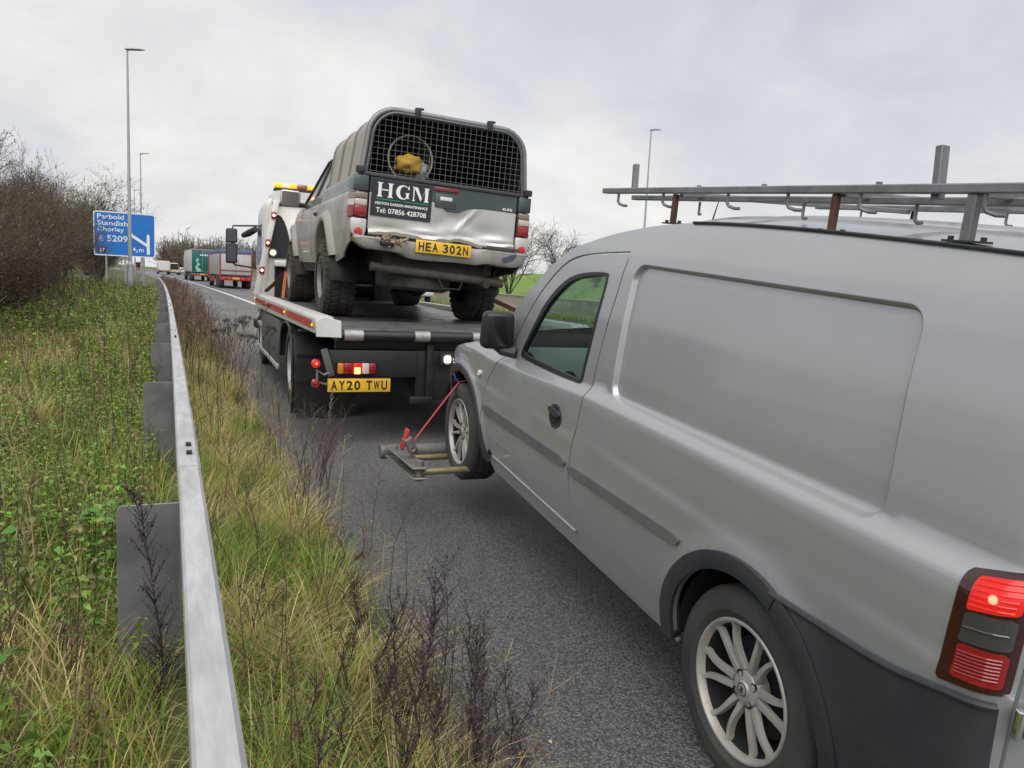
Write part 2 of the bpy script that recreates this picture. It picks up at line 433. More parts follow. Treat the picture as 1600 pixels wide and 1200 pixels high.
def build_road():
    ys = list(np.arange(-40, 60, 1.0)) + list(np.arange(60, 420, 6.)) + [420]
    rng = random.Random(2)
    m = bpy.data.materials.new('asphalt'); MATS['asphalt'] = m; m.use_nodes = True; nt = m.node_tree; N = nt.nodes.new; L = nt.links.new
    bs = nt.nodes['Principled BSDF']; tc = N('ShaderNodeTexCoord')
    def noise(s, d=4, r=.6, st=None):
        n = N('ShaderNodeTexNoise'); n.inputs['Scale'].default_value = s; n.inputs['Detail'].default_value = d; n.inputs['Roughness'].default_value = r
        if st:
            mp = N('ShaderNodeMapping'); mp.inputs['Scale'].default_value = st; L(tc.outputs['Object'], mp.inputs[0]); L(mp.outputs[0], n.inputs['Vector'])
        else: L(tc.outputs['Object'], n.inputs['Vector'])
        return n.outputs[0]
    def ramp(v, a, b_, c0, c1):
        r_ = N('ShaderNodeValToRGB'); r_.color_ramp.elements[0].position = a; r_.color_ramp.elements[1].position = b_
        r_.color_ramp.elements[0].color = (*c0, 1); r_.color_ramp.elements[1].color = (*c1, 1); L(v, r_.inputs[0]); return r_.outputs[0]
    def mix(f, a, b_, mode='MIX'):
        x = N('ShaderNodeMix'); x.data_type = 'RGBA'; x.blend_type = mode
        for i, s in ((0, f), (6, a), (7, b_)):
            if isinstance(s, float): x.inputs[i].default_value = s
            else: L(s, x.inputs[i])
        return x.outputs[2]
    # stone chippings: cells of many greys, with dark binder between
    vo = N('ShaderNodeTexVoronoi'); vo.inputs['Scale'].default_value = 125; L(tc.outputs['Object'], vo.inputs['Vector'])
    cell = N('ShaderNodeSeparateXYZ'); L(vo.outputs['Color'], cell.inputs[0])
    stone = ramp(cell.outputs[0], .0, 1.0, (.080, .081, .084), (.255, .255, .254))
    binder = ramp(vo.outputs['Distance'], .25, .62, (1, 1, 1), (.45, .45, .46))
    c = mix(1.0, stone, binder, 'MULTIPLY')
    big = ramp(noise(.55, 5, .6, (1, .25, 1)), .3, .7, (.78, .78, .79), (1.15, 1.14, 1.12))
    c = mix(1.0, c, big, 'MULTIPLY')
    trk = ramp(noise(.9, 3, .5, (1, .02, 1)), .35, .65, (.86, .86, .87), (1.10, 1.10, 1.09))      # wheel-track wear running with the road
    c = mix(1.0, c, trk, 'MULTIPLY')
    stain = ramp(noise(1.7, 6, .65, (1, .5, 1)), .60, .72, (1, 1, 1), (.72, .71, .70)); c = mix(1.0, c, stain, 'MULTIPLY')
    L(c, bs.inputs['Base Color'])
    wet = N('ShaderNodeMapRange'); L(noise(.45, 5, .62, (1.2, .35, 1)), wet.inputs[0]); wet.inputs[1].default_value = .42; wet.inputs[2].default_value = .66; wet.inputs[3].default_value = .62; wet.inputs[4].default_value = .34
    L(wet.outputs[0], bs.inputs['Roughness'])
    bp = N('ShaderNodeBump'); bp.inputs['Distance'].default_value = .004; bp.invert = True; L(vo.outputs['Distance'], bp.inputs['Height']); L(bp.outputs[0], bs.inputs['Normal'])
    b = MB(); rows = []
    for y in ys:
        j = EDGE + .05 * math.sin(y * 1.9) + .04 * rng.uniform(-1, 1) if y < 60 else EDGE
        rows.append([(bend(y) + u, y, .0) for u in (j, j + .5, 3.4, 7.2, 10.9, 15.9)])
    b.loft(rows, closed=False, caps=False); put(b.build('road', m, smooth=180), 'grey motorway carriageway with hard shoulder', 'road', kind='structure')
    b = MB(); b.loft([[(bend(y) + u, y, -.004) for u in (17.2, 32)] for y in ys], closed=False, caps=False)
    put(b.build('far_road', m, smooth=180), 'carriageway on the far side of the central wall', 'road', kind='structure')
    wm = mat('road_paint', (.66, .66, .64), .6, var=.35, scale=20, bump=.001, bscale=90)
    b = MB(); yy = [y for y in ys if y >= -10]
    b.loft([[(bend(y) + 3.58, y, .004), (bend(y) + 3.78, y, .004)] for y in yy], closed=False, caps=False); put(b.build('edge_line', wm), 'solid white line beside the hard shoulder', 'road marking', kind='structure')
    for lane in (7.3, 11.0):
        b = MB()
        for k in range(0, 34):
            y0 = 4 + k * 9.
            b.add([(bend(y0) + lane - .05, y0, .004), (bend(y0) + lane + .05, y0, .004), (bend(y0 + 2) + lane + .05, y0 + 2, .004), (bend(y0 + 2) + lane - .05, y0 + 2, .004)], [(0, 1, 2, 3)])
        put(b.build('lane_line', wm), 'dashed white lane line between the running lanes', 'road marking', kind='structure')
    # crushed stone dust and dirt where tarmac meets grass
    rng = random.Random(8); b = MB()
    for _ in range(2600):
        y = rng.uniform(.8, 16); u = EDGE + abs(rng.gauss(0, .16)) - .05; s = rng.uniform(.003, .011)
        x = bend(y) + u; a = rng.random() * 6
        vs = [(x + s * math.cos(a + k * 1.57) * rng.uniform(.6, 1.1), y + s * math.sin(a + k * 1.57) * rng.uniform(.6, 1.1), .001) for k in range(4)] + [(x, y, s * .8)]
        b.add(vs, [(0, 1, 4), (1, 2, 4), (2, 3, 4), (3, 0, 4)])
    put(b.build('gravel', mat('grit', (.16, .15, .13), .9, var=.6, scale=40), smooth=None, fix=False), 'loose grit along the edge of the hard shoulder', 'gravel', kind='stuff')
    # central wall
    b = MB(); pr = [(-.30, -.03), (-.30, .10), (-.16, .36), (-.11, .86), (.11, .86), (.16, .36), (.30, .10), (.30, -.03)]
    yy = [y for y in ys if -5 <= y <= 300]
    b.loft([[(bend(y) + 16.5 + p[0], y, p[1]) for p in pr] for y in yy], caps=True)
    w = b.build('barrier_wall', mat('old_concrete', (.20, .185, .13), .9, col2=(.27, .25, .19), scale=1.6, bump=.004, bscale=20, stretch=(1, .35, 2)), smooth=30)
    put(w, 'low weathered concrete wall along the middle of the motorway', 'wall')
    cb = MB(); cb.loft([[(bend(y) + 16.5 + p[0], y, p[1]) for p in ((-.135, .862), (-.135, .90), (.135, .90), (.135, .862))] for y in yy]); cb.build('coping', mat('pale_concrete', (.42, .41, .38), .85, var=.2), w)
build_ground(); build_road()

def build_barrier():
    T = thing('safety_barrier', 'galvanised steel crash barrier running along the verge beside the hard shoulder', 'crash barrier', (0, 0, 0))
    g = mat('galv_rail', (.55, .565, .58), .46, metal=.40, var=.30, scale=11, stretch=(2.5, .5, 1), bump=.0008, bscale=26, dirt=(.30, .29, .27), dirt_amt=.45)
    g2 = mat('galv_post', (.20, .205, .215), .55, metal=.45, var=.35, scale=7, bump=.0008, bscale=30)
    dk = MATS['dark']
    z = .70; joints = [-3.0 + 4.0 * 1.0 * k for k in range(0, 1)]
    joints = [-2.2, 3.22, 8.6, 14.0, 19.4, 24.8, 30.2, 35.6, 41, 46.4, 51.8, 57.2]
    def prof(w_):   # open box beam: flat top, turned-down sides with inward lips
        return [(-w_, -.10), (-w_, -.008), (-w_ + .006, 0), (w_ - .010, 0), (w_, -.010), (w_ + .002, -.10), (w_ - .02, -.13), (w_ - .02, -.126), (w_ - .004, -.10), (w_ - .006, -.016), (-w_ + .006, -.012), (-w_ + .006, -.10)]
    for k in range(len(joints) - 1):
        y0, y1 = joints[k], joints[k + 1]; b = MB(); dx = .0022 if k % 2 else 0
        yy = np.linspace(y0 - (.30 if k % 2 else 0), y1 + (.30 if k % 2 else 0), 10)
        b.loft([[(bend(y) + .062 + p[0], y, z + p[1] + dx) for p in prof(.037 + dx)] for y in yy]); o = b.build('beam', g, T, smooth=35)
        if 0 < y1 < 40:
            for i, dy in enumerate((-.10, .05)):
                for sx in (0,):
                    b = MB(); b.box((bend(y1) + .062 + .004, y1 + dy, z + .006), (.020, .045, .010)); b.build('splice_bolt', dk, o, bevel=.002, seg=1)
    # posts: wide folded plates standing behind the beam
    for k in range(-1, 18):
        y = 2.60 + 2.86 * k; x = bend(y); b = MB(); x0, x1 = x - .155, x + .030
        ro = .012
        b.prism([(x0, -.35), (x0, .645), (x0 + ro, .66), (x1, .66), (x1, -.35)], lambda a_, c_, t: (a_, t, c_), y, y + .006)
        b.prism([(y + .006, -.35), (y + .006, .64), (y + .05, .62), (y + .05, -.35)], lambda a_, c_, t: (t, a_, c_), x0, x0 + .006)
        b.prism([(y + .0, -.35), (y + .0, .655), (y - .05, .655), (y - .05, -.35)], lambda a_, c_, t: (t, a_, c_), x1 - .006, x1)
        b.build('post', g2, T, bevel=.002, seg=1)
    return T
build_barrier()

def lamp_post(x, y, z, h, label, arm=1, tall=True):
    T = thing('lamp_post', label, 'lamp post', (x, y, z), (0, 0, 0), 'lighting columns along the motorway')
    g = mat('column_galv', (.40, .42, .45), .5, metal=.35, var=.2, scale=2)
    b = MB(); b.cyl((0, 0, -.4), (0, 0, 1.15), .125, .125, 16); b.box((0, -.13, .65), (.16, .03, .55)); b.build('base', g, T, bevel=.008, seg=1)
    b = MB(); b.cyl((0, 0, 1.15), (0, 0, 1.28), .125, .085, 16, caps=False); b.cyl((0, 0, 1.28), (0, 0, h), .085, .038, 14); b.tube([(0, 0, h - .05), (arm * .05, 0, h + .02), (arm * .22, 0, h + .05)], .03, 8); b.build('column', g, T)
    b = MB(); rings = []
    for t, w_, hh in ((0, .05, .03), (.08, .11, .06), (.3, .16, .075), (.62, .14, .055), (.80, .05, .02)):
        rings.append([(arm * (t - .10), w_ * math.cos(a), h + .03 + t * .10 + (hh * math.sin(a) if math.sin(a) > 0 else .35 * hh * math.sin(a))) for a in np.linspace(0, 2 * math.pi, 12, endpoint=False)])
    b.loft(rings); b.build('lantern', mat('lantern_grey', (.30, .33, .38), .4, metal=.3), T)
lamp_post(-1.62, 39, .3, 10.35, 'tall lamp post standing in front of the blue road sign')
lamp_post(-2.16, 73, .3, 10.3, 'slender lamp post rising just behind the top right of the road sign')
lamp_post(-3.93, 108, .3, 10.3, 'small distant lamp post rising behind the road sign beside the nearest column')
lamp_post(bend(190) - 1.6, 190, 0, 10.3, 'tiny far lamp post against the distant woods')
lamp_post(26.4, 40.5, .0, 10.95, 'thin lamp post standing behind the van roof', 1)
lamp_post(bend(150) + 34.5, 150, 0, 10.3, 'far lamp post across the motorway above the trucks', -1)

def road_sign():
    T = thing('road_sign', 'large blue motorway direction sign on posts behind the lamp post', 'road sign', (-2.42, 52, 0), (0, 0, R(1.5)))
    bl = mat('sign_blue', (.010, .155, .53), .4, var=.12, scale=2); wh = mat('sign_white', (.72, .74, .76), .4)
    w, z0, z1 = 3.30, 1.92, 4.50; zc = (z0 + z1) / 2
    def rr(w_, h_, r_):
        return [(sx * (w_ / 2 - r_) + r_ * math.cos(R(a)), sz * (h_ / 2 - r_) + r_ * math.sin(R(a))) for sx, sz, a0 in ((1, 1, 0), (-1, 1, 90), (-1, -1, 180), (1, -1, 270)) for a in (a0, a0 + 30, a0 + 60, a0 + 90)]
    b = MB(); b.prism(rr(w, z1 - z0, .12), lambda a_, c_, t: (a_, t, zc + c_), 0, .03); bd = b.build('board', wh, T, smooth=30)
    b = MB(); b.prism(rr(w - .13, z1 - z0 - .13, .09), lambda a_, c_, t: (a_, t, zc + c_), -.006, -.001); face = b.build('face', bl, bd, smooth=30)
    P = lambda x, z: plane_mtx((x, -.009, z), (1, 0, 0), (0, 0, 1))
    for s, x, z, fw, fh in (('Parbold', -.74, 4.20, 1.40, .28), ('Standish', -.64, 3.83, 1.60, .28), ('Chorley', -.74, 3.43, 1.40, .35), ('A', -1.28, 2.94, .24, .36), ('5209', -.40, 2.94, 1.08, .36), ('1', .50, 2.38, .09, .16), ('2', .62, 2.27, .12, .16), ('m', .87, 2.32, .26, .18)):
        text('lettering', s, .3, P(x, z), wh, bd, fit=(fw, fh), bold=.010, extrude=.002)
    b = MB(); b.prism([(1.17, 2.10), (1.33, 2.10), (1.33, 3.22), (1.25, 3.32), (1.17, 3.22)], lambda a_, c_, t: (a_, t, c_), -.011, -.007)
    b.prism([(1.172, 2.55), (1.172, 2.74), (.42, 3.24), (.34, 3.36), (.24, 3.24), (.34, 3.10)], lambda a_, c_, t: (a_, t, c_), -.0115, -.0075); b.build('junction_symbol', wh, bd, smooth=None)
    b = MB(); b.prism([(-1.45, 2.08), (-1.0, 2.08), (-1.0, 2.42), (-1.45, 2.42)], lambda a_, c_, t: (a_, t, c_), -.011, -.007); jp = b.build('junction_panel', mat('sign_black', (.02, .02, .02), .5), bd, smooth=None)
    text('lettering', '27', .3, plane_mtx((-1.22, -.013, 2.25), (1, 0, 0), (0, 0, 1)), wh, bd, fit=(.30, .22), bold=.015, extrude=.001)
    for x in (-1.0, .0, 1.0):
        b = MB(); b.cyl((x, .09, -.5), (x, .09, z1 - .1), .055, n=12); b.build('post', MATS['galv'], T)
road_sign()
# ================================================================== silver panel van, nose lifted on the wheel lift
VAN_DIR = Vector((0.0450, 0.9952, 0.0870)).normalized()
def rot_from_dir(d, roll=0.):
    x = d.cross(Vector((0, 0, 1))).normalized(); z = x.cross(d)
    return (Matrix((x, d, z)).transposed() @ Matrix.Rotation(roll, 3, 'Y')).to_euler()
def gauss_table(zs, ws, lo, hi, sig, n=1200):
    g = np.linspace(lo, hi, n); v = np.interp(g, zs, ws); st = g[1] - g[0]; k = int(3 * sig / st) + 1
    ker = np.exp(-.5 * (np.arange(-k, k + 1) * st / sig) ** 2); ker /= ker.sum()
    return g, np.convolve(np.pad(v, k, mode='edge'), ker, mode='valid')
_wz, _ww = gauss_table([.15, .22, .30, .36, .43, .50, .60, .70, .712, .78, .865, .890, .914, .926, 1.0, 1.2, 1.38, 1.46, 1.52, 1.56, 1.60, 1.66],
                       [.770, .792, .812, .826, .837, .843, .846, .847, .8435, .842, .838, .833, .808, .801, .796, .774, .744, .722, .695, .672, .640, .58], .1, 1.75, .0065)
_py, _pt = gauss_table([-.80, -.735, -.718, -.70, -.67, -.60, 2.2, 2.6, 2.9, 3.1, 3.25, 3.38, 3.5],
                       [.30, .11, .055, .02, .005, 0, 0, .012, .04, .09, .16, .27, .42], -.85, 3.55, .010, 3000)
RECESS = [(.985, 1.385), (.957, .948), (-.372, .972), (-.335, 1.395)]
def sd_poly(P, q, r):
    q = np.asarray(q); c = q.mean(0); qi = np.array([p + (c - p) / np.linalg.norm(c - p) * r * 1.35 for p in q])
    d = edge_dist(P, qi); return np.where(inside(P, qi), -d, d) - r
def van_side(sign, off=0., recess=True):
    def f(y, z):
        y = np.asarray(y, float); z = np.asarray(z, float)
        k = np.interp(z, [.2, .6, .9, 1.4], [.02, .026, .07, .008]); k = np.where(y < 1.06, np.minimum(k, .024), k)
        zz = z + (y - 1.06) * k * np.where(y > 2.3, .85, 1)
        x = np.interp(zz, _wz, _ww) - np.interp(y, _py, _pt)
        r = np.hypot((y - 2.66) / 1.18, z - .30)
        x = x + .016 * np.exp(-((r - .385) / .035) ** 2) * (z > .25)
        x = x + .012 * np.exp(-((np.hypot(y, z - .30) - .37) / .05) ** 2) * (z > .25)
        if recess:
            s = sd_poly(np.stack([y, z], -1), RECESS, .06)
            t = np.clip((-s) / .013, 0, 1); x = x - .020 * t * t * (3 - 2 * t)
        return sign * (x + off), y, z
    return f
def arc(cy, cz, ry, rz, a0, a1, n=24):
    return [(cy + ry * math.cos(R(a0 + (a1 - a0) * i / n)), cz + rz * math.sin(R(a0 + (a1 - a0) * i / n))) for i in range(n + 1)]

def wheel(parent, c, side, Rt, Rr, wd, tyre_m, rim_m, dark, spokes=12, lugs=4, style='multi', tread=None, rotx=0.):
    """A road wheel: tyre (part) with rim, spokes, hub and brake disc under it. side: +1 / -1 along local x."""
    A = (side, 0, 0); h = wd / 2; sw = Rt - Rr
    b = MB()
    g = .007 if style != 'offroad' else .0
    prof = [(Rr - .006, -h * .86), (Rr + .25 * sw, -h), (Rr + .62 * sw, -h * 1.03), (Rt - .012, -h * .93), (Rt, -h * .74)]
    if g:
        for q in (-.45, 0, .45): prof += [(Rt, (q - .06) * h), (Rt - g, (q - .05) * h), (Rt - g, (q + .05) * h), (Rt, (q + .06) * h)]
    prof += [(Rt, h * .74), (Rt - .012, h * .93), (Rr + .62 * sw, h * 1.03), (Rr + .3 * sw, h), (Rr + .26 * sw, h * 1.015), (Rr + .06, h * .97) if sw > .1 else (Rr + .15 * sw, h * .97), (Rr + .006, h * .93), (Rr - .006, h * .86)]
    b.lathe(prof, (0, 0, 0), A, 64)
    if style == 'offroad':
        n = 34
        for row, (q0, q1) in enumerate(((-1.0, -.62), (-.52, -.08), (.08, .52), (.62, 1.0))):
            for i in range(n):
                a = 2 * math.pi * (i + (.5 if row % 2 else 0)) / n; da = 2 * math.pi / n * .31
                sh = .45 * da * (1 if row in (0, 2) else -1)
                vs = []
                for r_, dd in ((Rt - .004, 1.1), (Rt + .013, .9)):
                    for s1, s2 in ((-1, q0), (1, q0), (1, q1), (-1, q1)):
                        t = a + da * s1 * dd + sh * (s2 - (q0 + q1) / 2) * 5
                        rr = r_ - (.012 if abs(s2) > .9 else 0)
                        vs.append((side * s2 * h * .99, math.cos(t) * rr, math.sin(t) * rr))
                b.add(vs, [(0, 1, 2, 3), (4, 7, 6, 5), (0, 4, 5, 1), (1, 5, 6, 2), (2, 6, 7, 3), (3, 7, 4, 0)])
    w = b.build('wheel', tyre_m, parent, smooth=40); w.location = c
    b = MB(); b.lathe([(Rr + .002, h * .90), (Rr - .001, h * .955), (Rr - .007, h * .95), (Rr - .013, h * .86), (Rr - .016, h * .70)], (0, 0, 0), A, 56)
    b.build('rim', rim_m, w, smooth=50)
    b = MB(); b.lathe([(.0, h * .05), (Rr * .72, h * .05), (Rr * .72, -h * .2), (0, -h * .2)], (0, 0, 0), A, 32)
    b.lathe([(0.001, -h * .5), (Rr - .03, -h * .5), (Rr - .024, h * .1), (Rr - .016, h * .70)], (0, 0, 0), A, 40)
    b.build('brake_disc', dark, w, smooth=40)
    ro, ri = Rr - .009, Rr * .27
    if style == 'multi':
        for k in range(spokes):
            a = 2 * math.pi * (k + .25) / spokes; bend = .07 if k % 2 else -.07
            b = MB(); rings = []
            for j in range(9):
                t = j / 8; r_ = ri + (ro - ri) * t; ang = a + bend * math.sin(t * math.pi * .9) + (.02 if k % 2 else -.02) * (1 - t)
                hw = (.0135 - .0045 * math.sin(t * math.pi * .75)) * (Rr / .20); x1 = h * (.66 + .12 * math.sin(t * 2.6)) if t < .85 else h * (.74 + .12 * (t - .85) / .15)
                er = Vector((0, math.cos(ang), math.sin(ang))); et = Vector((0, -math.sin(ang), math.cos(ang)))
                p = er * r_
                rings.append([p + et * hw + Vector((side * (x1 - .018), 0, 0)), p + et * hw * .7 + Vector((side * x1, 0, 0)), p - et * hw * .7 + Vector((side * x1, 0, 0)), p - et * hw + Vector((side * (x1 - .018), 0, 0))])
            b.loft(rings); b.build('spoke', rim_m, w, smooth=45)
        b = MB(); b.lathe([(0, h * .70), (ri * .55, h * .71), (ri * .9, h * .66), (ri * 1.06, h * .52), (ri * 1.06, h * .2)], (0, 0, 0), A, 40); hub = b.build('hub', rim_m, w, smooth=40)
        for k in range(lugs):
            a = 2 * math.pi * (k + .5) / lugs + .15; p = Vector((0, math.cos(a), math.sin(a))) * ri * .80
            b = MB(); b.lathe([(.0105, h * .705), (.012, h * .70), (.0105, h * .62), (0, h * .6)], p, A, 14); b.build('bolt', dark, w, smooth=40)
        b = MB(); b.lathe([(0, h * .775), (ri * .34, h * .77), (ri * .42, h * .74), (ri * .46, h * .69)], (0, 0, 0), A, 28); cap = b.build('centre_cap', rim_m, w, smooth=40)
        b = MB(); b.lathe([(ri * .30, h * .772), (ri * .33, h * .79), (ri * .36, h * .772)], (0, 0, 0), A, 28)
        pts = [(-.55, -.5), (-.2, -.1), (-.45, .25), (.1, .6), (.5, .45), (.15, .15), (.5, -.2), (.1, -.6)]
        b.prism([(p[0] * ri * .27, p[1] * ri * .27) for p in pts], lambda a_, c_, t: (side * t, a_, c_), h * .765, h * .795)
        b.build('emblem', MATS['rubber'], w, smooth=40)
    else:
        b = MB(); n = 8
        b.lathe([(0, h * .30), (ri * .8, h * .32), (ri * 1.3, h * .16), (Rr * .8, h * .22), (Rr - .02, h * .5)], (0, 0, 0), A, 40); b.build('disc', rim_m, w, smooth=40)
        b = MB(); b.lathe([(0, h * .62), (ri * .5, h * .6), (ri * .62, h * .5), (ri * .62, h * .25)], (0, 0, 0), A, 24); b.build('hub', rim_m, w, smooth=40)
        for k in range(lugs):
            a = 2 * math.pi * k / lugs; p = Vector((0, math.cos(a), math.sin(a))) * ri * 1.0
            b = MB(); b.lathe([(0, h * .42), (.013, h * .42), (.015, h * .26)], p, A, 6); b.build('bolt', rim_m, w, smooth=None)
    return w


def plate(parent, name, chars, mtx, w=.52, h=.111, size=.079):
    """A number plate: yellow board with raised black characters; mtx: plane at its centre (x along, y up)."""
    b = MB(); b.box((0, 0, 0), (w, h, .004)); o = b.build(name, MATS['plate_yellow'], parent, bevel=.0015)
    o.data.transform(mtx)
    left, right = chars
    if not left: return o
    def grp(s, x0, x1):
        k = len(s); st = (x1 - x0) / k
        for i, ch in enumerate(s):
            cw = .050 if ch not in '1I' else .02
            text('character', ch, .08, mtx @ Matrix.Translation((x0 + st * (i + .5), 0, .003)), MATS['black_print'], o, fit=(cw, size), bold=.028, extrude=.0006)
    nL, nR = len(left), len(right); tot = nL + nR + .55; ww = w - .04; u = ww / tot
    grp(left, -ww / 2, -ww / 2 + nL * u); grp(right, ww / 2 - nR * u, ww / 2)
    return o

def build_van():
    V = thing('panel_van', 'silver grey panel van with roof rack, front wheels lifted behind the recovery truck', 'van', (2.285, 1.597, .001), rot_from_dir(VAN_DIR))
    paint = mat('silver_paint', (.425, .437, .455), .40, metal=.62, coat=.65, coatr=.035, var=.04, scale=2.2, dirt=(.185, .19, .19), dirt_z=(.22, 1.0), dirt_amt=.5)
    paint_in = mat('silver_inner', (.16, .165, .17), .6)
    cabin = mat('cabin_grey', (.20, .22, .225), .75, var=.15, scale=8)
    cabin_d = mat('cabin_dark', (.035, .036, .038), .8)
    alloy = mat('alloy', (.52, .505, .48), .42, metal=.5, var=.15, scale=16, dirt=(.24, .20, .155), dirt_amt=.45)
    BP = MATS['black_plastic']
    strip_m = mat('strip_grey', (.115, .120, .130), .5, var=.15, scale=8, dirt=(.2, .2, .2), dirt_amt=.3)
    TOP = [(-.715, 1.515), (-.69, 1.535), (-.62, 1.548), (-.46, 1.557), (-.1, 1.572), (.3, 1.583), (.73, 1.583), (.95, 1.567), (1.13, 1.540), (1.30, 1.508), (1.558, 1.440), (1.785, 1.310), (1.93, 1.195), (2.067, 1.072), (2.16, .985), (2.235, .928)]
    TOP = smooth_poly(TOP, 2, closed=False)
    HOOD = smooth_poly([(2.235, .928), (2.5, .865), (2.8, .790), (3.06, .715), (3.24, .650), (3.34, .600)], 2, closed=False)
    DR = smooth_poly([(1.055, .322), (1.07, .335), (1.118, .413), (1.148, .542), (1.142, .653), (1.109, .771), (1.099, .905), (1.084, 1.089), (1.058, 1.27), (1.045, 1.452)], 2, closed=False)
    DT = smooth_poly([(1.045, 1.452), (1.324, 1.428), (1.50, 1.400), (1.61, 1.345), (1.74, 1.243), (1.889, 1.07), (1.965, .955), (2.04, .875)], 2, closed=False)
    DF = smooth_poly([(2.04, .875), (2.105, .804), (2.212, .676), (2.252, .525), (2.193, .375), (2.095, .322)], 2, closed=False)
    FA = smooth_poly([(3.03, .26), (3.02, .42), (2.93, .575), (2.74, .650), (2.52, .640), (2.37, .57), (2.28, .46), (2.22, .35), (2.19, .26)], 2, closed=False)
    RAo = arc(0, .30, .335, .335, -8, 188, 36)     # from front (y+) over the top to the rear
    ring = []
    q = densify(RECESS, .012)
    cgy = np.mean(np.array(RECESS), 0)
    for fct in (-.034, -.027, -.022, -.016, -.011, -.006, -.001, .004):
        # points on offset curves of the rounded recess outline
        for p in densify(RECESS, .014):
            ring.append(p)
    # level sets of the recess outline, sampled on a fine lattice
    gy, gz = np.meshgrid(np.arange(-.42, 1.10, .008), np.arange(.90, 1.44, .008)); G = np.stack([gy.ravel(), gz.ravel()], -1)
    qi = np.array([np.array(p) + (cgy - np.array(p)) / np.linalg.norm(cgy - np.array(p)) * .06 * 1.35 for p in RECESS]); ring = []
    if np.cross(qi[1] - qi[0], qi[2] - qi[1]) < 0: qi = qi[::-1]
    for s_ in (-.058, -.046, -.036, -.028, -.022, -.0165, -.0135, -.0105, -.0075, -.0045, -.0015, .003, .010, .018, .028):
        rr_ = .06 + s_
        for i in range(4):
            a0, b0, c0 = qi[i - 1], qi[i], qi[(i + 1) % 4]
            n1 = np.array([(b0 - a0)[1], -(b0 - a0)[0]]); n1 /= np.linalg.norm(n1); n2 = np.array([(c0 - b0)[1], -(c0 - b0)[0]]); n2 /= np.linalg.norm(n2)
            t1, t2 = math.atan2(n1[1], n1[0]), math.atan2(n2[1], n2[0])
            while t2 < t1: t2 += 2 * math.pi
            ring += [b0 + rr_ * np.array([math.cos(t), math.sin(t)]) for t in np.linspace(t1, t2, 9)]
            k_ = max(2, int(np.linalg.norm(c0 - b0) / .011)); ring += [b0 + (c0 - b0) * j / k_ + n2 * rr_ for j in range(1, k_)]
    def band(y0, y1):      # close sampling along the shoulder pressing and the roof-side crease
        pts = []
        for y_ in np.arange(y0, y1, .014):
            kk = .024 if y_ < 1.06 else .07
            for zz in (.876, .884, .891, .898, .905, .912, .919, .927, .937): pts.append((y_, zz - (y_ - 1.06) * kk * (.85 if y_ > 2.3 else 1)))
        return pts
    ring = np.array([p for p in ring] + [p for p in band(-.70, 1.07) if p[1] < .922 + (1.0 - p[0]) * .014])
    band_d, band_f = np.array(band(1.07, 2.2)), np.array(band(2.1, 2.6))
    for sg in (-1, 1):
        S = van_side(sg); inw = (-sg, 0, 0)
        gap = .0075
        outer = [(p[0] - gap, p[1]) for p in DR[::-1] if p[1] < 1.44] + [(1.05, .255)] + [(.345, .262)] + [p for p in RAo if p[1] > .262] + [(-.345, .262), (-.67, .262), (-.715, .30)] + TOP
        outer += [(2.18, .905), (2.10, .86)] + [(p[0] + .003, p[1] + gap * 1.3) for p in DT[::-1]]
        panel('body_side', outer, S, paint, V, step=.03, extra=ring if sg < 0 else None, inward=inw)
        fender = [(p[0] + gap, p[1]) for p in DF if p[1] > .34] + [(2.19, .27)] + FA[::-1] + [(3.12, .30), (3.22, .45), (3.34, .55)] + HOOD[::-1] + [(2.18, .905), (2.10, .855)]
        panel('front_wing', fender, S, paint, V, step=.02, inward=inw)
        door_o = DR + DT[1:] + DF[1:]
        win = smooth_poly([(1.153, 1.345), (1.175, 1.365), (1.409, 1.335), (1.546, 1.285), (1.693, 1.165), (1.807, .995), (1.868, .905), (1.80, .896), (1.25, .915), (1.195, .918), (1.188, .95)], 2)
        cw = np.mean(np.array(win), 0)
        big = [tuple(np.array(p) + (np.array(p) - cw) / np.linalg.norm(np.array(p) - cw) * .012) for p in win]
        # heavier black surround and mirror foot at the front lower corner
        sm = [tuple(np.array(p) - (np.array(p) - cw) / np.linalg.norm(np.array(p) - cw) * (.008 + .016 * max(0, min(1, (p[0] - 1.45) / .3)))) for p in win]
        D = panel('door', door_o, S, paint, V, holes=[big], step=.03, inward=inw, extra=band_d if sg < 0 else None)
        panel('window_seal', big, van_side(sg, .002), MATS['glass_seal'], D, holes=[sm], step=.04, inward=inw, flange=.02)
        panel('window', sm, van_side(sg, -.012), MATS['glass_green'], D, step=.08, flange=0, inward=inw)
        # inner door frame so that the shell has thickness at the window
        panel('door_lining', [(1.10, .32), (1.12, .88), (1.2, .90), (1.86, .885), (2.06, .85), (2.1, .36)], van_side(sg, -.06), cabin_d, D, step=.12, flange=0, inward=inw)
        for a_, pts in (('rubbing_strip', [(2.205, .574), (2.214, .523), (1.172, .560), (1.168, .600)]), ):
            panel(a_, smooth_poly(densify(pts, .25), 1), van_side(sg, .012, False), strip_m, D, step=.04, inward=inw, flange=.016)
        panel('rubbing_strip', smooth_poly(densify([(1.136, .589), (1.133, .551), (.335, .586), (.318, .603), (.322, .622)], .25), 1), van_side(sg, .012, False), strip_m, V, step=.04, inward=inw, flange=.016)
        el = [(1.318 + .062 * math.cos(t), .742 + .052 * math.sin(t)) for t in np.linspace(0, 2 * math.pi, 28, endpoint=False)]
        H = panel('handle', el, van_side(sg, .004), BP, D, step=.03, inward=inw, flange=.008)
        el2 = [(1.318 + .050 * math.cos(t), .742 + .041 * math.sin(t)) for t in np.linspace(0, 2 * math.pi, 24, endpoint=False)]
        panel('handle_cup', el2, van_side(sg, .0055), MATS['dark'], H, step=.03, flange=0, inward=inw)
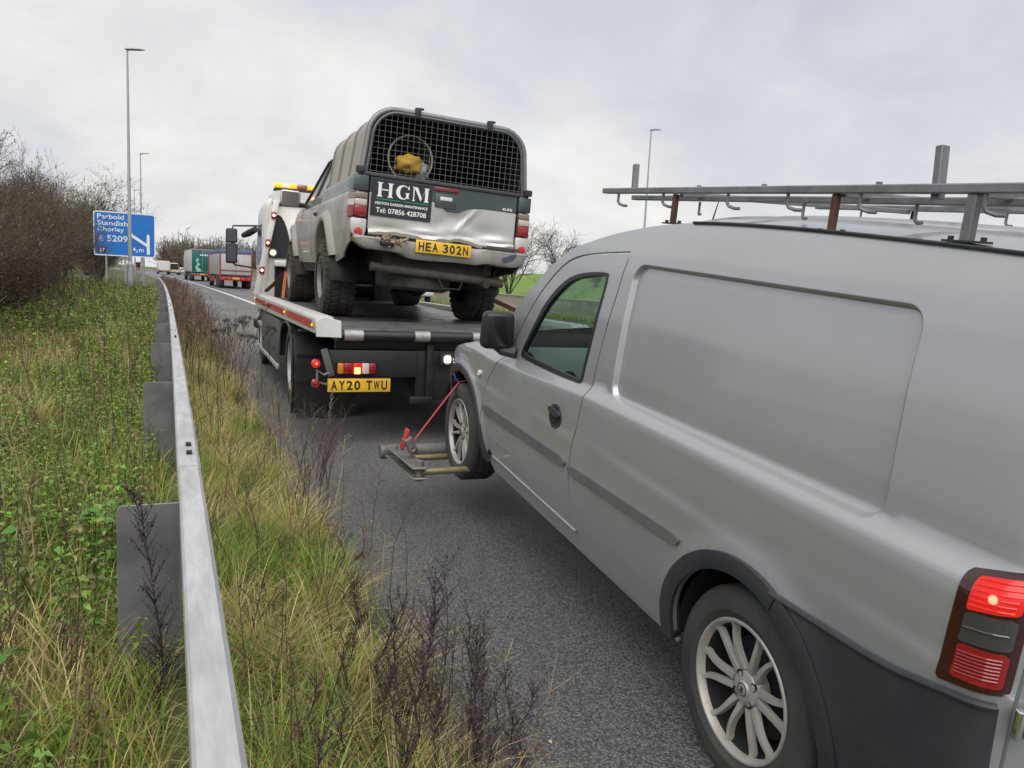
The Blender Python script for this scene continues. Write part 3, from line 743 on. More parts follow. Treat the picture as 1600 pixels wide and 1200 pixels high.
        panel('handle_bar', smooth_poly([(1.372, .752), (1.372, .778), (1.264, .772), (1.264, .742)], 1), van_side(sg, .016), BP, H, step=.03, inward=inw)
        # sill with its bright lip
        panel('sill', [(2.13, .312), (2.16, .26), (2.12, .222), (.335, .236), (.335, .254), (1.05, .249), (1.06, .312)], van_side(sg, -.006), paint, V, step=.05, inward=inw)
        b = MB(); yl = np.linspace(2.08, 1.075, 30); zl = .319 + 0 * yl; xl = van_side(sg, .002, False)(yl, zl)[0]
        b.tube([(float(a_), float(c_), float(d_)) for a_, c_, d_ in zip(xl, yl, zl)], .0045, 6); b.build('sill_lip', mat('lip_bright', (.45, .455, .46), .4, metal=.5), V)
        # arch mouldings
        o1 = arc(0, .30, .388, .388, -7, 92, 20); o2 = arc(0, .30, .388, .388, 92, 112, 6); i1 = arc(0, .30, .333, .333, -7, 112, 26)
        panel('arch_moulding', o1 + o2[1:] + i1[::-1], van_side(sg, .016), BP, V, step=.025, inward=inw, flange=.04)
        i2 = arc(0, .30, .333, .333, 113, 187, 18)
        o3 = arc(0, .30, .392, .392, 113, 187, 18)
        panel('arch_moulding', o3 + i2[::-1], van_side(sg, .017), BP, V, step=.025, inward=inw, flange=.04)
        qp = arc(0, .30, .394, .394, 116, 186, 16)
        qo = [(-.14, .662), (-.30, .655), (-.49, .668), (-.60, .694), (-.66, .706), (-.708, .712), (-.713, .44), (-.713, .25), (-.40, .25)]
        panel('quarter_cladding', qo + qp[::-1], van_side(sg, .011, False), BP, V, step=.03, inward=inw, flange=.03)
        # top lip of the cladding
        b = MB(); ln = smooth_poly([(-.12, .658), (-.30, .657), (-.49, .670), (-.60, .696), (-.66, .708), (-.705, .714)], 2, closed=False)
        fx = van_side(sg, .010, False)
        b.tube([tuple(float(c_) for c_ in fx(np.array([p[0]]), np.array([p[1]]))[0:1][0]) + (p[0], p[1]) for p in ln], .0085, 8)
        b.build('cladding_lip', BP, V)
        # front arch moulding
        Fo = [tuple(np.array(p) + np.array([(p[0] - 2.62) * .105, (p[1] - .26) * .115])) for p in FA]
        panel('arch_moulding', Fo + FA[::-1], van_side(sg, .010), BP, V, step=.03, inward=inw, flange=.05)
        # side repeater
        el = [(2.338 + .020 * math.cos(t), .712 + .016 * math.sin(t)) for t in np.linspace(0, 2 * math.pi, 16, endpoint=False)]
        panel('side_repeater', el, van_side(sg, .010), MATS['plate_white'], V, step=.02, inward=inw, flange=.012)
        # tail lamp
        tl = smooth_poly(densify([(-.592, .714), (-.594, .950), (-.712, .984), (-.712, .738)], .03), 1)
        T = panel('tail_lamp', tl, van_side(sg, .006), mat('lamp_case', (.035, .006, .006), .12, coat=.8), V, step=.02, inward=inw, flange=.02)
        def lens(nm, z0, z1, m_, d0, d1):
            n_ = 7 if 'upper' in nm else 1
            panel(nm, smooth_poly(densify([(-.622, z0 + d0), (-.622, z1 + d0), (-.706, z1 + d1), (-.706, z0 + d1)], .018), 1), van_side(sg, .011), m_, T, step=.02, inward=inw, flange=.008)
        lens('upper_lens', .878, .946, MATS['red_lit'], 0, .022); lens('middle_lens', .812, .873, MATS['smoke_lens'], 0, .016); lens('lower_lens', .738, .807, MATS['red_lens'], 0, .012)
        for k in range(14):
            z_ = (.888 + k * .0105) if k < 6 else (.748 + (k - 6) * .0072) if k < 13 else .842
            b = MB(); b.tube([tuple(float(c_[0]) for c_ in van_side(sg, .0125)(np.array([y_]), np.array([z_ + (-.615 - y_) * .19]))) for y_ in np.linspace(-.627, -.70, 8)], .0022, 5)
            b.build('lens_rib', MATS['red_lit'] if k < 6 else MATS['red_lens'] if k < 13 else MATS['smoke_lens'], T)
        b = MB(); p = van_side(sg, .0135)(np.array([-.665]), np.array([.918])); b.lathe([(0, .004), (.008, .001), (.009, -.004)], [float(c_[0]) for c_ in p], (sg, 0, 0), 12); b.build('bulb', MATS['red_bright'], T)
        # headlamp
        hl = smooth_poly([(2.96, .60), (2.98, .70), (3.08, .705), (3.24, .645), (3.33, .59), (3.28, .50), (3.12, .52)], 2)
        HL = panel('headlamp', hl, van_side(sg, .004), MATS['glass_clear'], V, step=.03, inward=inw, flange=.02)
        sm_h = [((p[0] - 3.14) * .75 + 3.16, (p[1] - .60) * .72 + .60) for p in hl]
        panel('reflector', sm_h, van_side(sg, -.03), MATS['chrome'], HL, step=.04, flange=0, inward=inw)
        # mirror
        xm = sg * .888
        b = MB(); b.box((xm, 1.985, 1.005), (.165, .10, .185), taper=(.93, .9)); mo = b.build('door_mirror', mat('mirror_black', (.012, .013, .015), .4), D, bevel=.028, seg=3)
        b = MB(); b.box((xm, 1.9335, 1.005), (.128, .004, .148)); b.build('mirror_glass', MATS['black_gloss'], mo, bevel=.001)
        b = MB(); b.tube([(sg * .80, 1.93, .90), (sg * .86, 1.97, .905), (xm, 1.985, .935)], [.03, .026, .03], 10); b.build('mirror_arm', BP, mo)
        # wheel well liner
        for cy in (0, 2.69):
            b = MB(); pr = []
            for i in range(21):
                t = R(-5 + 190 * i / 20); rr = .345 if cy == 0 else .40
                pr.append((cy + rr * math.cos(t), .30 + (rr if cy == 0 else .36) * math.sin(t)))
            b.loft([[(sg * x_, p[0], p[1]) for p in pr] for x_ in (.80, .42)], closed=False, caps=False); b.build('wheel_liner', MATS['dark'], V)
            wheel(V, (sg * .728, 0 if cy == 0 else 2.716, .29 if cy == 0 else .268), sg, .292, .199, .19, MATS['tyre'], alloy, MATS['dark'])
    # ---- top surfaces: bonnet, windscreen, roof lofted between the two upper edges
    def edge(pts): 
        pts = np.array(sorted(pts)); x = -van_side(-1, 0, False)(pts[:, 0], pts[:, 1])[0]; return pts, x
    def top_sheet(name, pts, crown, m_, n=24, drop=.0, th=0):
        P, X = edge(pts); b = MB(); rows = []
        for (y, z), x in zip(P, X):
            c_ = crown(y) if callable(crown) else crown
            rows.append([(x * s, y, z - drop + c_ * (1 - abs(s) ** 2.3)) for s in np.linspace(-1, 1, n)])
        b.loft(rows, closed=False, caps=False); return b.build(name, m_, V, smooth=60)
    roof = [p for p in TOP if p[0] < 1.32]; ws = [p for p in TOP if p[0] >= 1.29] ; 
    rf = top_sheet('roof', roof, lambda y: .062 * min(1, (y + .80) / .25) if y < -.55 else .062, paint, drop=.004)
    for s in (-.42, -.22, 0, .22, .42):          # roof swages
        b = MB(); b.tube([(s, y, float(np.interp(y, [p[0] for p in roof], [p[1] for p in roof])) + .062 * (1 - abs(s / .65) ** 2.3) - .006) for y in np.linspace(-.5, 1.05, 18)], .011, 6); b.build('roof_swage', paint, rf)
    for sg in (-1, 1):
        b = MB(); P, X = edge([p for p in roof if p[0] < .8]); b.tube([(sg * (x + .004), y, z + .003) for (y, z), x in zip(P, X)], .0045, 6); b.build('roof_gutter', MATS['rubber'], rf)
    wsn = top_sheet('windscreen', ws, lambda y: .062 + .05 * math.sin(max(0, min(1, (y - 1.3) / .9)) * math.pi), MATS['glass_green'])
    top_sheet('bonnet', HOOD, lambda y: .07, paint)
    b = MB(); rows = []
    for z in np.linspace(.22, .64, 8):
        rows.append([(.74 * s, 3.16 + .36 * (1 - abs(s) ** 3.2) + .05 * math.sin((z - .2) / .45 * math.pi), z) for s in np.linspace(-1, 1, 24)])
    b.loft(rows, closed=False, caps=False); b.build('front_bumper', paint, V, smooth=60)
    # ---- back
    BK = lambda x, z: (np.asarray(x, float), -.722 + 0 * np.asarray(x, float) - .012 * np.cos(np.asarray(x, float) * 2), np.asarray(z, float))
    def wx(z): return float(-van_side(-1, 0, False)(np.array([-.714]), np.array([z]))[0][0])
    for sg in (-1, 1):
        zz = np.linspace(.40, 1.50, 18)
        out = [(sg * .006, .40)] + [(sg * (wx(z) - .004), z) for z in zz] + [(sg * .006, 1.53)]
        wn = smooth_poly([(sg * .10, 1.02), (sg * .55, 1.03), (sg * .50, 1.40), (sg * .10, 1.43)], 2)
        D = panel('rear_door', out, BK, paint, V, holes=[wn], step=.05, inward=(0, 1, 0))
        panel('rear_window', wn, lambda x, z: (x, BK(x, z)[1] + .006, z), MATS['glass_dark'], D, step=.2, flange=0, inward=(0, 1, 0))
        for z in (.70, 1.25):
            b = MB(); b.box((sg * (wx(z) - .012), -.745, z), (.05, .03, .045)); b.cyl((sg * (wx(z) + .012), -.742, z - .03), (sg * (wx(z) + .012), -.742, z + .03), .011, n=12); b.build('hinge', MATS['chrome'] if z < 1 else paint, D, bevel=.005)
    pm = plane_mtx((-.28, -.742, .64), (1, 0, 0), (0, 0, 1)); plate(V, 'number_plate', ('', ''), pm)
    b = MB(); rows = []
    for z, d_ in ((.22, .0), (.27, .045), (.36, .055), (.41, .04), (.425, 0)):
        rows.append([(.80 * s, -.60 - .13 * (1 - abs(s) ** 6) - d_, z) for s in np.linspace(-1, 1, 30)])
    b.loft(rows, closed=False, caps=False); b.build('rear_bumper', BP, V, smooth=50)
    # ---- floor pan, cabin
    b = MB(); b.span((-.70, -.70, .23), (.70, 3.1, .30)); b.build('floor_pan', MATS['dark'], V)
    b = MB(); b.prism([(s_ * (float(np.interp(z_, _wz, _ww)) - .05), z_) for s_, zs_ in ((1, np.linspace(.3, 1.5, 10)), (-1, np.linspace(1.5, .3, 10))) for z_ in zs_], lambda a_, c_, t: (a_, t, c_), .90, .93); b.build('bulkhead', cabin_d, V)
    prof = [(1.70, .50), (1.66, .62), (1.72, .78), (1.80, .885), (1.90, .915), (2.12, .905), (2.22, .86), (2.2, .5)]
    b = MB(); b.prism(smooth_poly(prof, 2), lambda a_, c_, t: (t, a_, c_), -.74, .74); dash = b.build('dashboard', cabin, V, smooth=50)
    b = MB()
    b.lathe([(0, .004), (.032, .004), (.036, -.004)], (-.58, 1.745, .815), (0, -1, .55), 18); b.build('air_vent', MATS['dark'], dash)
    b = MB(); b.box((-.35, 1.70, .745), (.26, .012, .02), rot=(.5, 0, 0)); b.build('glovebox_handle', MATS['plate_white'], dash, bevel=.004)
    b = MB(); b.tube([(.36 + .18 * math.cos(t), 1.52 - .06 * math.sin(t), .80 + .165 * math.sin(t)) for t in np.linspace(0, 2 * math.pi, 28)], .014, 8, caps=False)
    b.bar((.19, 1.52, .80), (.53, 1.52, .80), .04, .02); b.tube([(.36, 1.53, .80), (.36, 1.8, .70)], .03, 8); b.build('steering_wheel', cabin_d, V)
    for x in (-.36, .36):
        b = MB(); b.box((x, 1.22, .58), (.48, .48, .16)); st = b.build('seat', cabin_d, V, bevel=.05)
        b = MB(); b.box((x, 1.02, .86), (.46, .14, .50), rot=(-.15, 0, 0)); b.build('backrest', cabin_d, st, bevel=.05)
    # ---- things bolted on the roof: the rack
    G = mat('rack_steel', (.25, .262, .28), .5, metal=.5, var=.35, scale=12, bump=.0006, bscale=70)
    RK = part_empty('roof_rack', V)
    def rod(name, pts, w_, h_, m_=G):
        b = MB(); b.bar(pts[0], pts[1], w_, h_); return b.build(name, m_, RK, bevel=.003, seg=1)
    rod('bar', ((-.62, -.80, 1.692), (-.62, 1.50, 1.696)), .035, .022); rod('bar', ((-.50, -.80, 1.672), (-.50, 1.46, 1.678)), .03, .02); rod('bar', ((.52, -.80, 1.722), (.52, 1.48, 1.722)), .035, .022)
    for y, m_ in ((.94, MATS['rust']), (.14, MATS['rust']), (-.28, G)):
        for sx in (-.62, .55):
            w_ = .02 if y > -.2 else .025
            rod('support', ((sx, y, 1.575), (sx, y, 1.682 if sx < 0 else 1.712)), w_, w_, m_)
            b = MB(); b.span((sx - .014, y - .055, 1.574), (sx + .014, y + .055, 1.579))
            for dy in (-.042, .042): b.cyl((sx, y + dy, 1.579), (sx, y + dy, 1.588), .007, n=6)
            b.build('foot', MATS['rubber'], RK, smooth=None)
        rod('cross_bar', ((-.60, y, 1.684), (.52, y, 1.709)), .022, .02)
    for x, y, z0, z1, w_ in ((-.62, 1.25, 1.69, 1.800, .022), (-.60, -.165, 1.67, 1.795, .027)):
        b = MB(); b.bar((x, y, z0), (x + .004, y + .016, z1), w_, .012 if w_ > .03 else .02, (0, 1, 0)); b.build('ladder_stop', G, RK, bevel=.002, seg=1)
    hk = lambda x, y, z, s: [(x, y, z), (x, y, z - .030), (x + .004 * s, y - .006, z - .040), (x + .014 * s, y - .022, z - .046), (x + .02 * s, y - .042, z - .046)]
    for y in (1.37, 1.02, .62, .33, .05, -.31): 
        b = MB(); b.tube(hk(-.625, y, 1.683, 1), .0055, 7); b.build('hook', G, RK)
    for y in (.96, .40, -.02, -.4):
        b = MB(); b.tube(hk(-.50, y, 1.664, -1), .005, 7); b.build('hook', G, RK)
    for y in (1.2, .5):
        b = MB(); b.tube(hk(.52, y, 1.712, -1), .005, 7); b.build('hook', G, RK)
    for y in (.8, .45, .0):
        b = MB(); b.cyl((-.62, y, 1.70), (-.62, y, 1.712), .008, n=6); b.build('bolt', G, RK, smooth=None)
    b = MB(); b.tube([(-.30, 1.16, 1.58), (-.30, 1.12, 1.70)], [.004, .0015], 6); b.build('aerial', MATS['rubber'], V)
    # clutter lying on the dashboard
    b = MB(); b.cyl((.10, 1.93, .945), (.30, 1.90, .945), .032, n=14); o = b.build('drinks_bottle', mat('blue_bottle', (.03, .12, .36), .35), V, bevel=.006)
    random.seed(5)
    for nm, m_, x0 in (('striped_cloth', mat('cloth_green', (.20, .42, .30), .9, col2=(.75, .75, .7), scale=22), .42), ('brown_packet', mat('cardboard', (.35, .22, .12), .8), -.02)):
        b = MB(); rows = [[(x0 + i * .03, 1.86 + j * .03, .925 + .03 * random.random() + .02 * math.sin(i * 1.3 + j)) for i in range(9)] for j in range(6)]
        b.loft(rows, closed=False, caps=False); b.build(nm, m_, V, smooth=180)
    return V
VAN = build_van()
# ================================================================== recovery truck
TRK = thing('recovery_truck', 'white flatbed recovery truck with amber beacons carrying the pickup', 'truck', (2.33, 8.2, 0), (0, 0, R(-1.4)))
def deck_z(y): return .968 + (y + 1.93) * .012
def build_truck():
    T = TRK
    white = MATS['white_paint']; blk = mat('truck_black', (.010, .0105, .0125), .42, var=.3, scale=6, dirt=(.045, .044, .042), dirt_amt=.4)
    alu = mat('rail_alu', (.58, .58, .56), .42, metal=.35, var=.15, scale=7, dirt=(.33, .31, .27), dirt_amt=.45)
    grey = mat('box_grey', (.10, .105, .11), .5, metal=.2, var=.2, scale=5, dirt=(.17, .16, .14), dirt_amt=.4)
    # deck with non-slip pattern
    dm = mat('deck_plate', (.19, .192, .20), .36, metal=.35, var=.4, scale=3.5, rvar=.16)
    nt = dm.node_tree; N = nt.nodes.new; L = nt.links.new
    tc = N('ShaderNodeTexCoord'); mp = N('ShaderNodeMapping'); mp.inputs['Scale'].default_value = (34, 34, 1); L(tc.outputs['Object'], mp.inputs[0])
    ck = N('ShaderNodeTexVoronoi'); ck.inputs['Scale'].default_value = 1.0; ck.inputs['Randomness'].default_value = .12; L(mp.outputs[0], ck.inputs['Vector'])
    bp = N('ShaderNodeBump'); bp.inputs['Distance'].default_value = .006; bp.invert = True; L(ck.outputs['Distance'], bp.inputs['Height']); L(bp.outputs[0], nt.nodes['Principled BSDF'].inputs['Normal'])
    b = MB(); y0, y1 = -1.90, 3.95
    b.prism([(y0, deck_z(y0)), (y1, deck_z(y1)), (y1, deck_z(y1) - .09), (y0, deck_z(y0) - .09)], lambda a, c, t: (t, a, c), -1.05, 1.05); b.build('deck', dm, T)
    for k in range(10):      # grip strips welded across the tail of the deck
        y = -1.80 + k * .10
        b = MB(); b.box((0, y, deck_z(y) + .002), (2.06, .016, .007)); b.build('grip_strip', dm, T)
    for sg in (-1, 1):
        b = MB(); rings = []
        for y in (-2.02, -1.90, -1.0, 1.0, 3.0, 4.45):
            zb = .925 - (y + 2) * .011; zt = 1.070
            if y < -2: zt = 1.02; zb = .935
            rings.append([(sg * 1.22, y, zb + .01), (sg * 1.22, y, zt - .02), (sg * 1.20, y, zt), (sg * 1.075, y, zt), (sg * 1.04, y, zt - .05), (sg * 1.04, y, zb), (sg * 1.20, y, zb)])
        b.loft(rings); rl = b.build('side_rail', alu, T, smooth=25, bevel=.004, seg=1)
        b = MB(); b.prism([(1.225, .915), (1.225, 1.04), (1.17, 1.075), (1.03, 1.045), (1.025, .91)], lambda a, c, t: (sg * a, t, c), -2.035, -2.021); b.build('end_plate', white, rl, bevel=.003, seg=1)
        tape = mat('red_tape', (.42, .035, .03), .4, col2=(.50, .12, .10), scale=26, detail=2); wt = mat('tape_white', (.60, .55, .52), .4)
        lamps = [4.35, 2.42, .21, -1.85]
        for i in range(3):
            a, c = lamps[i] - .10, lamps[i + 1] + .12; b = MB()
            zf = lambda y: 1.0 - (y + 2) * .004
            b.add([(sg * 1.2225, a, zf(a) - .038), (sg * 1.2225, a, zf(a) + .034), (sg * 1.2225, c, zf(c) + .034), (sg * 1.2225, c, zf(c) - .038)], [(0, 1, 2, 3)])
            tp = b.build('reflective_tape', tape, rl, smooth=None)
            b = MB(); n = 26
            for k in range(n):
                ya = a + (c - a) * (k + .25) / n; yb = a + (c - a) * (k + .6) / n
                b.add([(sg * 1.2235, ya, zf(ya) - .010), (sg * 1.2235, ya, zf(ya) + .010), (sg * 1.2235, yb, zf(yb) + .010), (sg * 1.2235, yb, zf(yb) - .010)], [(0, 1, 2, 3)])
            b.build('tape_pattern', tape if k % 2 else wt, rl, smooth=None)
        for y in lamps:
            b = MB(); b.box((sg * 1.226, y, .995), (.016, .085, .045)); lm = b.build('marker_lamp', MATS['amber_lens'], rl, bevel=.006)
            b = MB(); b.box((sg * 1.2345, y, .998), (.005, .03, .016)); b.build('marker_bulb', mat('amber_soft', (.9, .4, .05), .3, emit=(1, .42, .05), estr=2.2), rl)
    # rounded tail of the deck with clamps
    b = MB(); b.cyl((-1.02, -1.935, .925), (1.02, -1.935, .925), .042, n=20); rr = b.build('tail_roller', blk, T)
    for x0, x1 in ((-.99, -.835), (-.40, -.27), (.115, .265), (.62, .76)):
        b = MB(); b.cyl((x0, -1.936, .925), (x1, -1.936, .925), .047, n=20); b.build('roller_collar', mat('collar_grey', (.36, .36, .35), .5, metal=.4, var=.25, scale=18), T)
    # chassis and the black tail panel
    b = MB()
    for sx in (-.42, .42): b.span((sx - .04, -1.80, .62), (sx + .04, 4.6, .86))
    for y in (-1.6, -.7, .8, 2.2, 3.6): b.span((-.38, y - .04, .66), (.38, y + .04, .82))
    b.cyl((-1.0, 0, .45), (1.0, 0, .45), .09, n=14); b.span((-.2, -.2, .32), (.2, .2, .58)); b.build('chassis', blk, T)
    b = MB(); b.span((-1.03, -1.82, .80), (1.03, -1.70, .885)); b.span((-1.0, -1.62, .62), (1.0, -1.58, .80)); b.build('tail_beam', blk, T, bevel=.01)
    b = MB(); b.span((-1.12, -1.90, .575), (-.36, -1.86, .800)); tp = b.build('lamp_panel', blk, T, bevel=.008)
    b = MB(); b.span((.36, -1.90, .575), (1.12, -1.86, .800)); tp2 = b.build('lamp_panel', blk, T, bevel=.008)
    for sg, prt in ((-1, tp), (1, tp2)):
        xs = [-1.035, -.985, -.905, -.835, -.775, -.72]; ms = [MATS['amber_lens'], MATS['red_lens'], MATS['red_lit'], MATS['smoke_lens'], MATS['red_lens']]
        ms[3] = mat('clear_lens', (.55, .50, .48), .15, coat=.5)
        case = MB(); case.span((sg * 1.045, -1.915, .600), (sg * .71, -1.902, .700)); cl = case.build('tail_light', mat('lamp_black', (.02, .01, .01), .2), T, bevel=.004, seg=1)
        for i in range(5):
            b = MB(); b.span((sg * abs(xs[i]) , -1.945, .606), (sg * abs(xs[i + 1]), -1.905, .696)); b.build('lens', ms[i], cl, bevel=.010)
        b = MB(); b.box((sg * .875, -1.947, .635), (.045, .006, .05)); b.build('stop_bulb', mat('stop_glow', (1, .35, .05), .3, emit=(1, .28, .03), estr=8), cl, bevel=.002)
    plate(T, 'number_plate', ('AY20', 'TWU'), plane_mtx((-.851, -1.925, .511), (1, 0, 0), (0, 0, 1)))
    b = MB(); b.span((-1.115, -1.922, .45), (-.587, -1.905, .572)); b.build('plate_holder', blk, T, bevel=.003, seg=1)
    # hinged bracket with two round lamps at the corner
    for sg in (-1, 1):
        b = MB(); b.box((sg * 1.115, -1.93, .70), (.055, .03, .23), rot=(0, sg * .28, 0)); br = b.build('lamp_bracket', grey, T, bevel=.005)
        b = MB(); b.tube([(sg * 1.09, -1.93, .62), (sg * 1.15, -1.95, .60), (sg * 1.20, -1.95, .64), (sg * 1.20, -1.95, .54), (sg * 1.12, -1.93, .52)], .012, 8); b.build('bracket_arm', MATS['steel'], br)
        for z, m_ in ((.692, MATS['red_lit']), (.53, MATS['red_lit'])):
            b = MB(); b.lathe([(0, .03), (.030, .024), (.036, .0), (.034, -.03), (0, -.035)], (sg * 1.21, -1.95, z), (0, -1, 0), 18); b.build('round_lamp', m_ if z > .6 else MATS['red_lens'], br)
        b = MB(); b.lathe([(0, .002), (.010, .0)], (sg * 1.21, -1.981, .694), (0, -1, 0), 10); b.build('bulb', MATS['red_bright'], br)
    b = MB(); b.span((-.34, -1.80, .36), (.34, -1.66, .80)); b.span((-1.0, -1.55, .40), (1.0, -1.50, .70)); b.build('lift_mast', blk, T, bevel=.01)
    b = MB(); b.box((-.10, -1.90, .735), (.115, .07, .105)); tw = b.build('tail_work_lamp', MATS['rubber'], T, bevel=.015)
    b = MB(); b.lathe([(0, .006), (.034, .002), (.040, -.008)], (-.10, -1.937, .735), (0, -1, 0), 20); b.build('lamp_glass', mat('work_glow', (.10, .10, .08), .2, emit=(1, .97, .62), estr=.30), tw)
    b = MB(); b.box((-.10, -1.945, .735), (.045, .004, .05)); b.build('bulb', mat('bulb_glow', (1, 1, .9), .2, emit=(1, 1, .88), estr=14), tw, bevel=.0015)
    b = MB(); b.lathe([(.036, .004), (.046, .012), (.052, .0), (.050, -.02)], (-.10, -1.937, .735), (0, -1, 0), 20); b.build('lamp_rim', MATS['rubber'], tw)
    # hanging mud flap frames by the lift
    for sg in (-1, 1):
        b = MB(); b.span((sg * .20, -1.86, .36), (sg * .26, -1.82, .86)); b.span((sg * .20, -1.865, .34), (sg * .40, -1.82, .40)); b.build('flap_frame', blk, T, bevel=.006)
    # underlift: boom, cross beam and wheel forks that hold the front wheels of the van
    inv = TRK.matrix_basis.inverted() if False else (Matrix.Translation((2.33, 8.2, 0)) @ Matrix.Rotation(R(-1.4), 4, 'Z')).inverted()
    wl = lambda *p: inv @ Vector(p)
    lg = mat('lift_grey', (.17, .175, .18), .5, metal=.3, var=.3, scale=8, dirt=(.2, .18, .14), dirt_amt=.4); gold = mat('zinc_gold', (.36, .30, .19), .42, metal=.55, var=.3, scale=12)
    b = MB(); b.bar(wl(2.42, 4.7, .30), wl(2.36, 7.4, .42), .14, .16); b.bar(wl(2.36, 7.3, .38), wl(2.34, 8.0, .75), .2, .2); b.build('lift_boom', blk, T, bevel=.01)
    b = MB(); b.cyl(wl(1.215, 4.72, .305), wl(3.62, 4.62, .305), .045, n=18); cb = b.build('lift_cross_beam', lg, T, bevel=.004, seg=1)
    for dx in (0, 1.52):
        s = 1 if dx == 0 else -1; x0 = 1.29 if dx == 0 else 3.54
        b = MB(); b.cyl(wl(x0, 4.109, .318), wl(x0 + s * .62, 4.12, .322), .019, n=14); b.build('fork_rod', gold, cb)
        b = MB(); b.cyl(wl(x0 + s * .03, 4.53, .30), wl(x0 + s * .64, 4.53, .302), .019, n=14); b.build('fork_rod', gold, cb)
        b = MB()
        for zz in (.285, .345):
            b.add([tuple(wl(x0 + s * q[0], q[1], zz + q[2])) for q in ((-.055, 4.06, 0), (.03, 4.05, 0), (.06, 4.55, 0), (-.055, 4.68, 0), (-.055, 4.06, .012), (.03, 4.05, .012), (.06, 4.55, .012), (-.055, 4.68, .012))], [(0, 3, 2, 1), (4, 5, 6, 7), (0, 1, 5, 4), (1, 2, 6, 5), (2, 3, 7, 6), (3, 0, 4, 7)])
        b.build('fork_bracket', MATS['steel'], cb, bevel=.003, seg=1)
        for yy in (4.11, 4.53):
            b = MB(); b.cyl(wl(x0 + s * .0, yy, .27), wl(x0 + s * .0, yy, .385), .024, n=12); b.build('pin', MATS['steel'], cb)
    # wheels and mudguards
    tru_rim = mat('truck_rim', (.50, .50, .49), .5, metal=.3, var=.2, scale=8, dirt=(.22, .19, .15), dirt_amt=.55)
    for sg in (-1, 1):
        wheel(T, (sg * 1.06, 0, .45), sg, .45, .255, .27, MATS['tyre'], tru_rim, MATS['dark'], lugs=8, style='steel')
        wheel(T, (sg * .76, 0, .45), sg, .45, .255, .25, MATS['tyre'], tru_rim, MATS['dark'], lugs=8, style='steel')
        wheel(T, (sg * 1.02, 4.20, .45), sg, .45, .255, .26, MATS['tyre'], tru_rim, MATS['dark'], lugs=8, style='steel')
        b = MB(); pr = [(-.56, .05), (-.57, .50), (-.54, .66), (-.45, .80), (-.28, .88), (0, .905), (.28, .88), (.45, .80), (.54, .66), (.56, .50)]
        b.loft([[(sg * x_, p[0], p[1]) for p in pr] for x_ in (1.235, 1.20, .60)], closed=False, caps=False)
        lip = [(p[0] * 1.03, p[1] + .015) for p in pr]; 
        g = b.build('mudguard', blk, T, smooth=60)
        b = MB(); b.tube([(sg * 1.232, p[0], p[1]) for p in smooth_poly(pr, 2, closed=False)], .014, 6); b.build('mudguard_lip', blk, g)
        for z in (.36, .62):
            b = MB(); b.bar((sg * 1.20, -.58, z), (sg * .7, -.58, z), .012, .02); b.build('flap_bar', MATS['dark'], g)
        b = MB()
        rng = random.Random(3 + sg)
        for k in range(60):
            x = sg * rng.uniform(.75, 1.2); b.tube([(x, -.575, .10), (x + rng.uniform(-.03, .03), -.60, .05), (x + rng.uniform(-.05, .05), -.62, .004 + .02 * rng.random())], .0035, 3)
        b.build('spray_fringe', MATS['rubber'], g)
        b = MB(); b.bar((sg * 1.19, -.62, .865), (sg * .60, -.62, .865), .03, .025); b.build('guard_stay', grey, g, bevel=.004, seg=1)
        # lockers and side guards
        for k, (a, c) in enumerate(((1.09, 1.80), (1.81, 2.55), (2.56, 3.28))):
            b = MB(); b.span((sg * 1.215, a, .34), (sg * .80, c, .86)); lk = b.build('locker', grey, T, bevel=.012)
            b = MB(); b.box((sg * 1.218, (a + c) / 2, .50), (.012, .09, .05)); b.build('locker_latch', MATS['rubber'], lk, bevel=.003, seg=1)
        for z in (.32, .66):
            b = MB(); b.span((sg * 1.225, 1.05 if z < .5 else 3.30, z - .03), (sg * 1.19, 3.85, z + .03)); b.build('side_guard', alu, T, bevel=.008)
    # bulkhead frame behind the cab with red lamps
    for sg in (-1, 1):
        b = MB(); b.bar((sg * 1.245, 3.92, 1.06), (sg * .965, 3.92, 2.46), .085, .07, (0, 1, 0)); fr = b.build('frame_post', white, T, bevel=.012)
        for z in (2.242, 1.836, 1.429):
            x = sg * (1.245 - (z - 1.06) / 1.40 * .28)
            b = MB(); b.box((x, 3.872, z), (.075, .03, .11)); rl = b.build('red_marker', MATS['red_lens'], fr, bevel=.012)
            b = MB(); b.lathe([(0, .004), (.018, 0)], (x, 3.856, z), (0, -1, 0), 10); b.build('bulb', mat('marker_glow', (1, .3, .3), .3, emit=(1, .22, .20), estr=9), rl)
    # cab
    rings = []
    cab = MB()
    def sect(y, w, z0, z1, r):
        pts = []
        for sx, sz, a0 in ((1, 1, 0), (-1, 1, 90)):
            for a in (0, 22, 45, 68, 90): pts.append((sx * (w - r) + r * math.cos(R(a0 + a)), z1 - r + r * math.sin(R(a0 + a))))
        pts += [(-w, z0), (w, z0)]
        return [(p[0], y, p[1]) for p in pts]
    rings = [sect(4.02, 1.08, .78, 2.50, .16), sect(4.06, 1.11, .74, 2.54, .16), sect(4.9, 1.11, .74, 2.55, .16), sect(5.5, 1.11, .62, 2.48, .16), sect(5.9, 1.09, .50, 2.05, .14), sect(6.05, 1.04, .46, 1.5, .12), sect(6.08, 1.0, .44, .9, .10)]
    cab.loft(rings); cb = cab.build('cab', white, T, smooth=40)
    b = MB(); b.loft([sect(3.98, 1.03, 2.44, 2.62, .09), sect(4.5, 1.03, 2.44, 2.64, .09), sect(5.3, .98, 2.44, 2.56, .08)]); b.build('roof_fairing', white, cb, smooth=40)
    b = MB(); b.span((-1.0, 4.0, 2.405), (1.0, 4.012, 2.425)); b.build('fairing_joint', MATS['rubber'], cb)
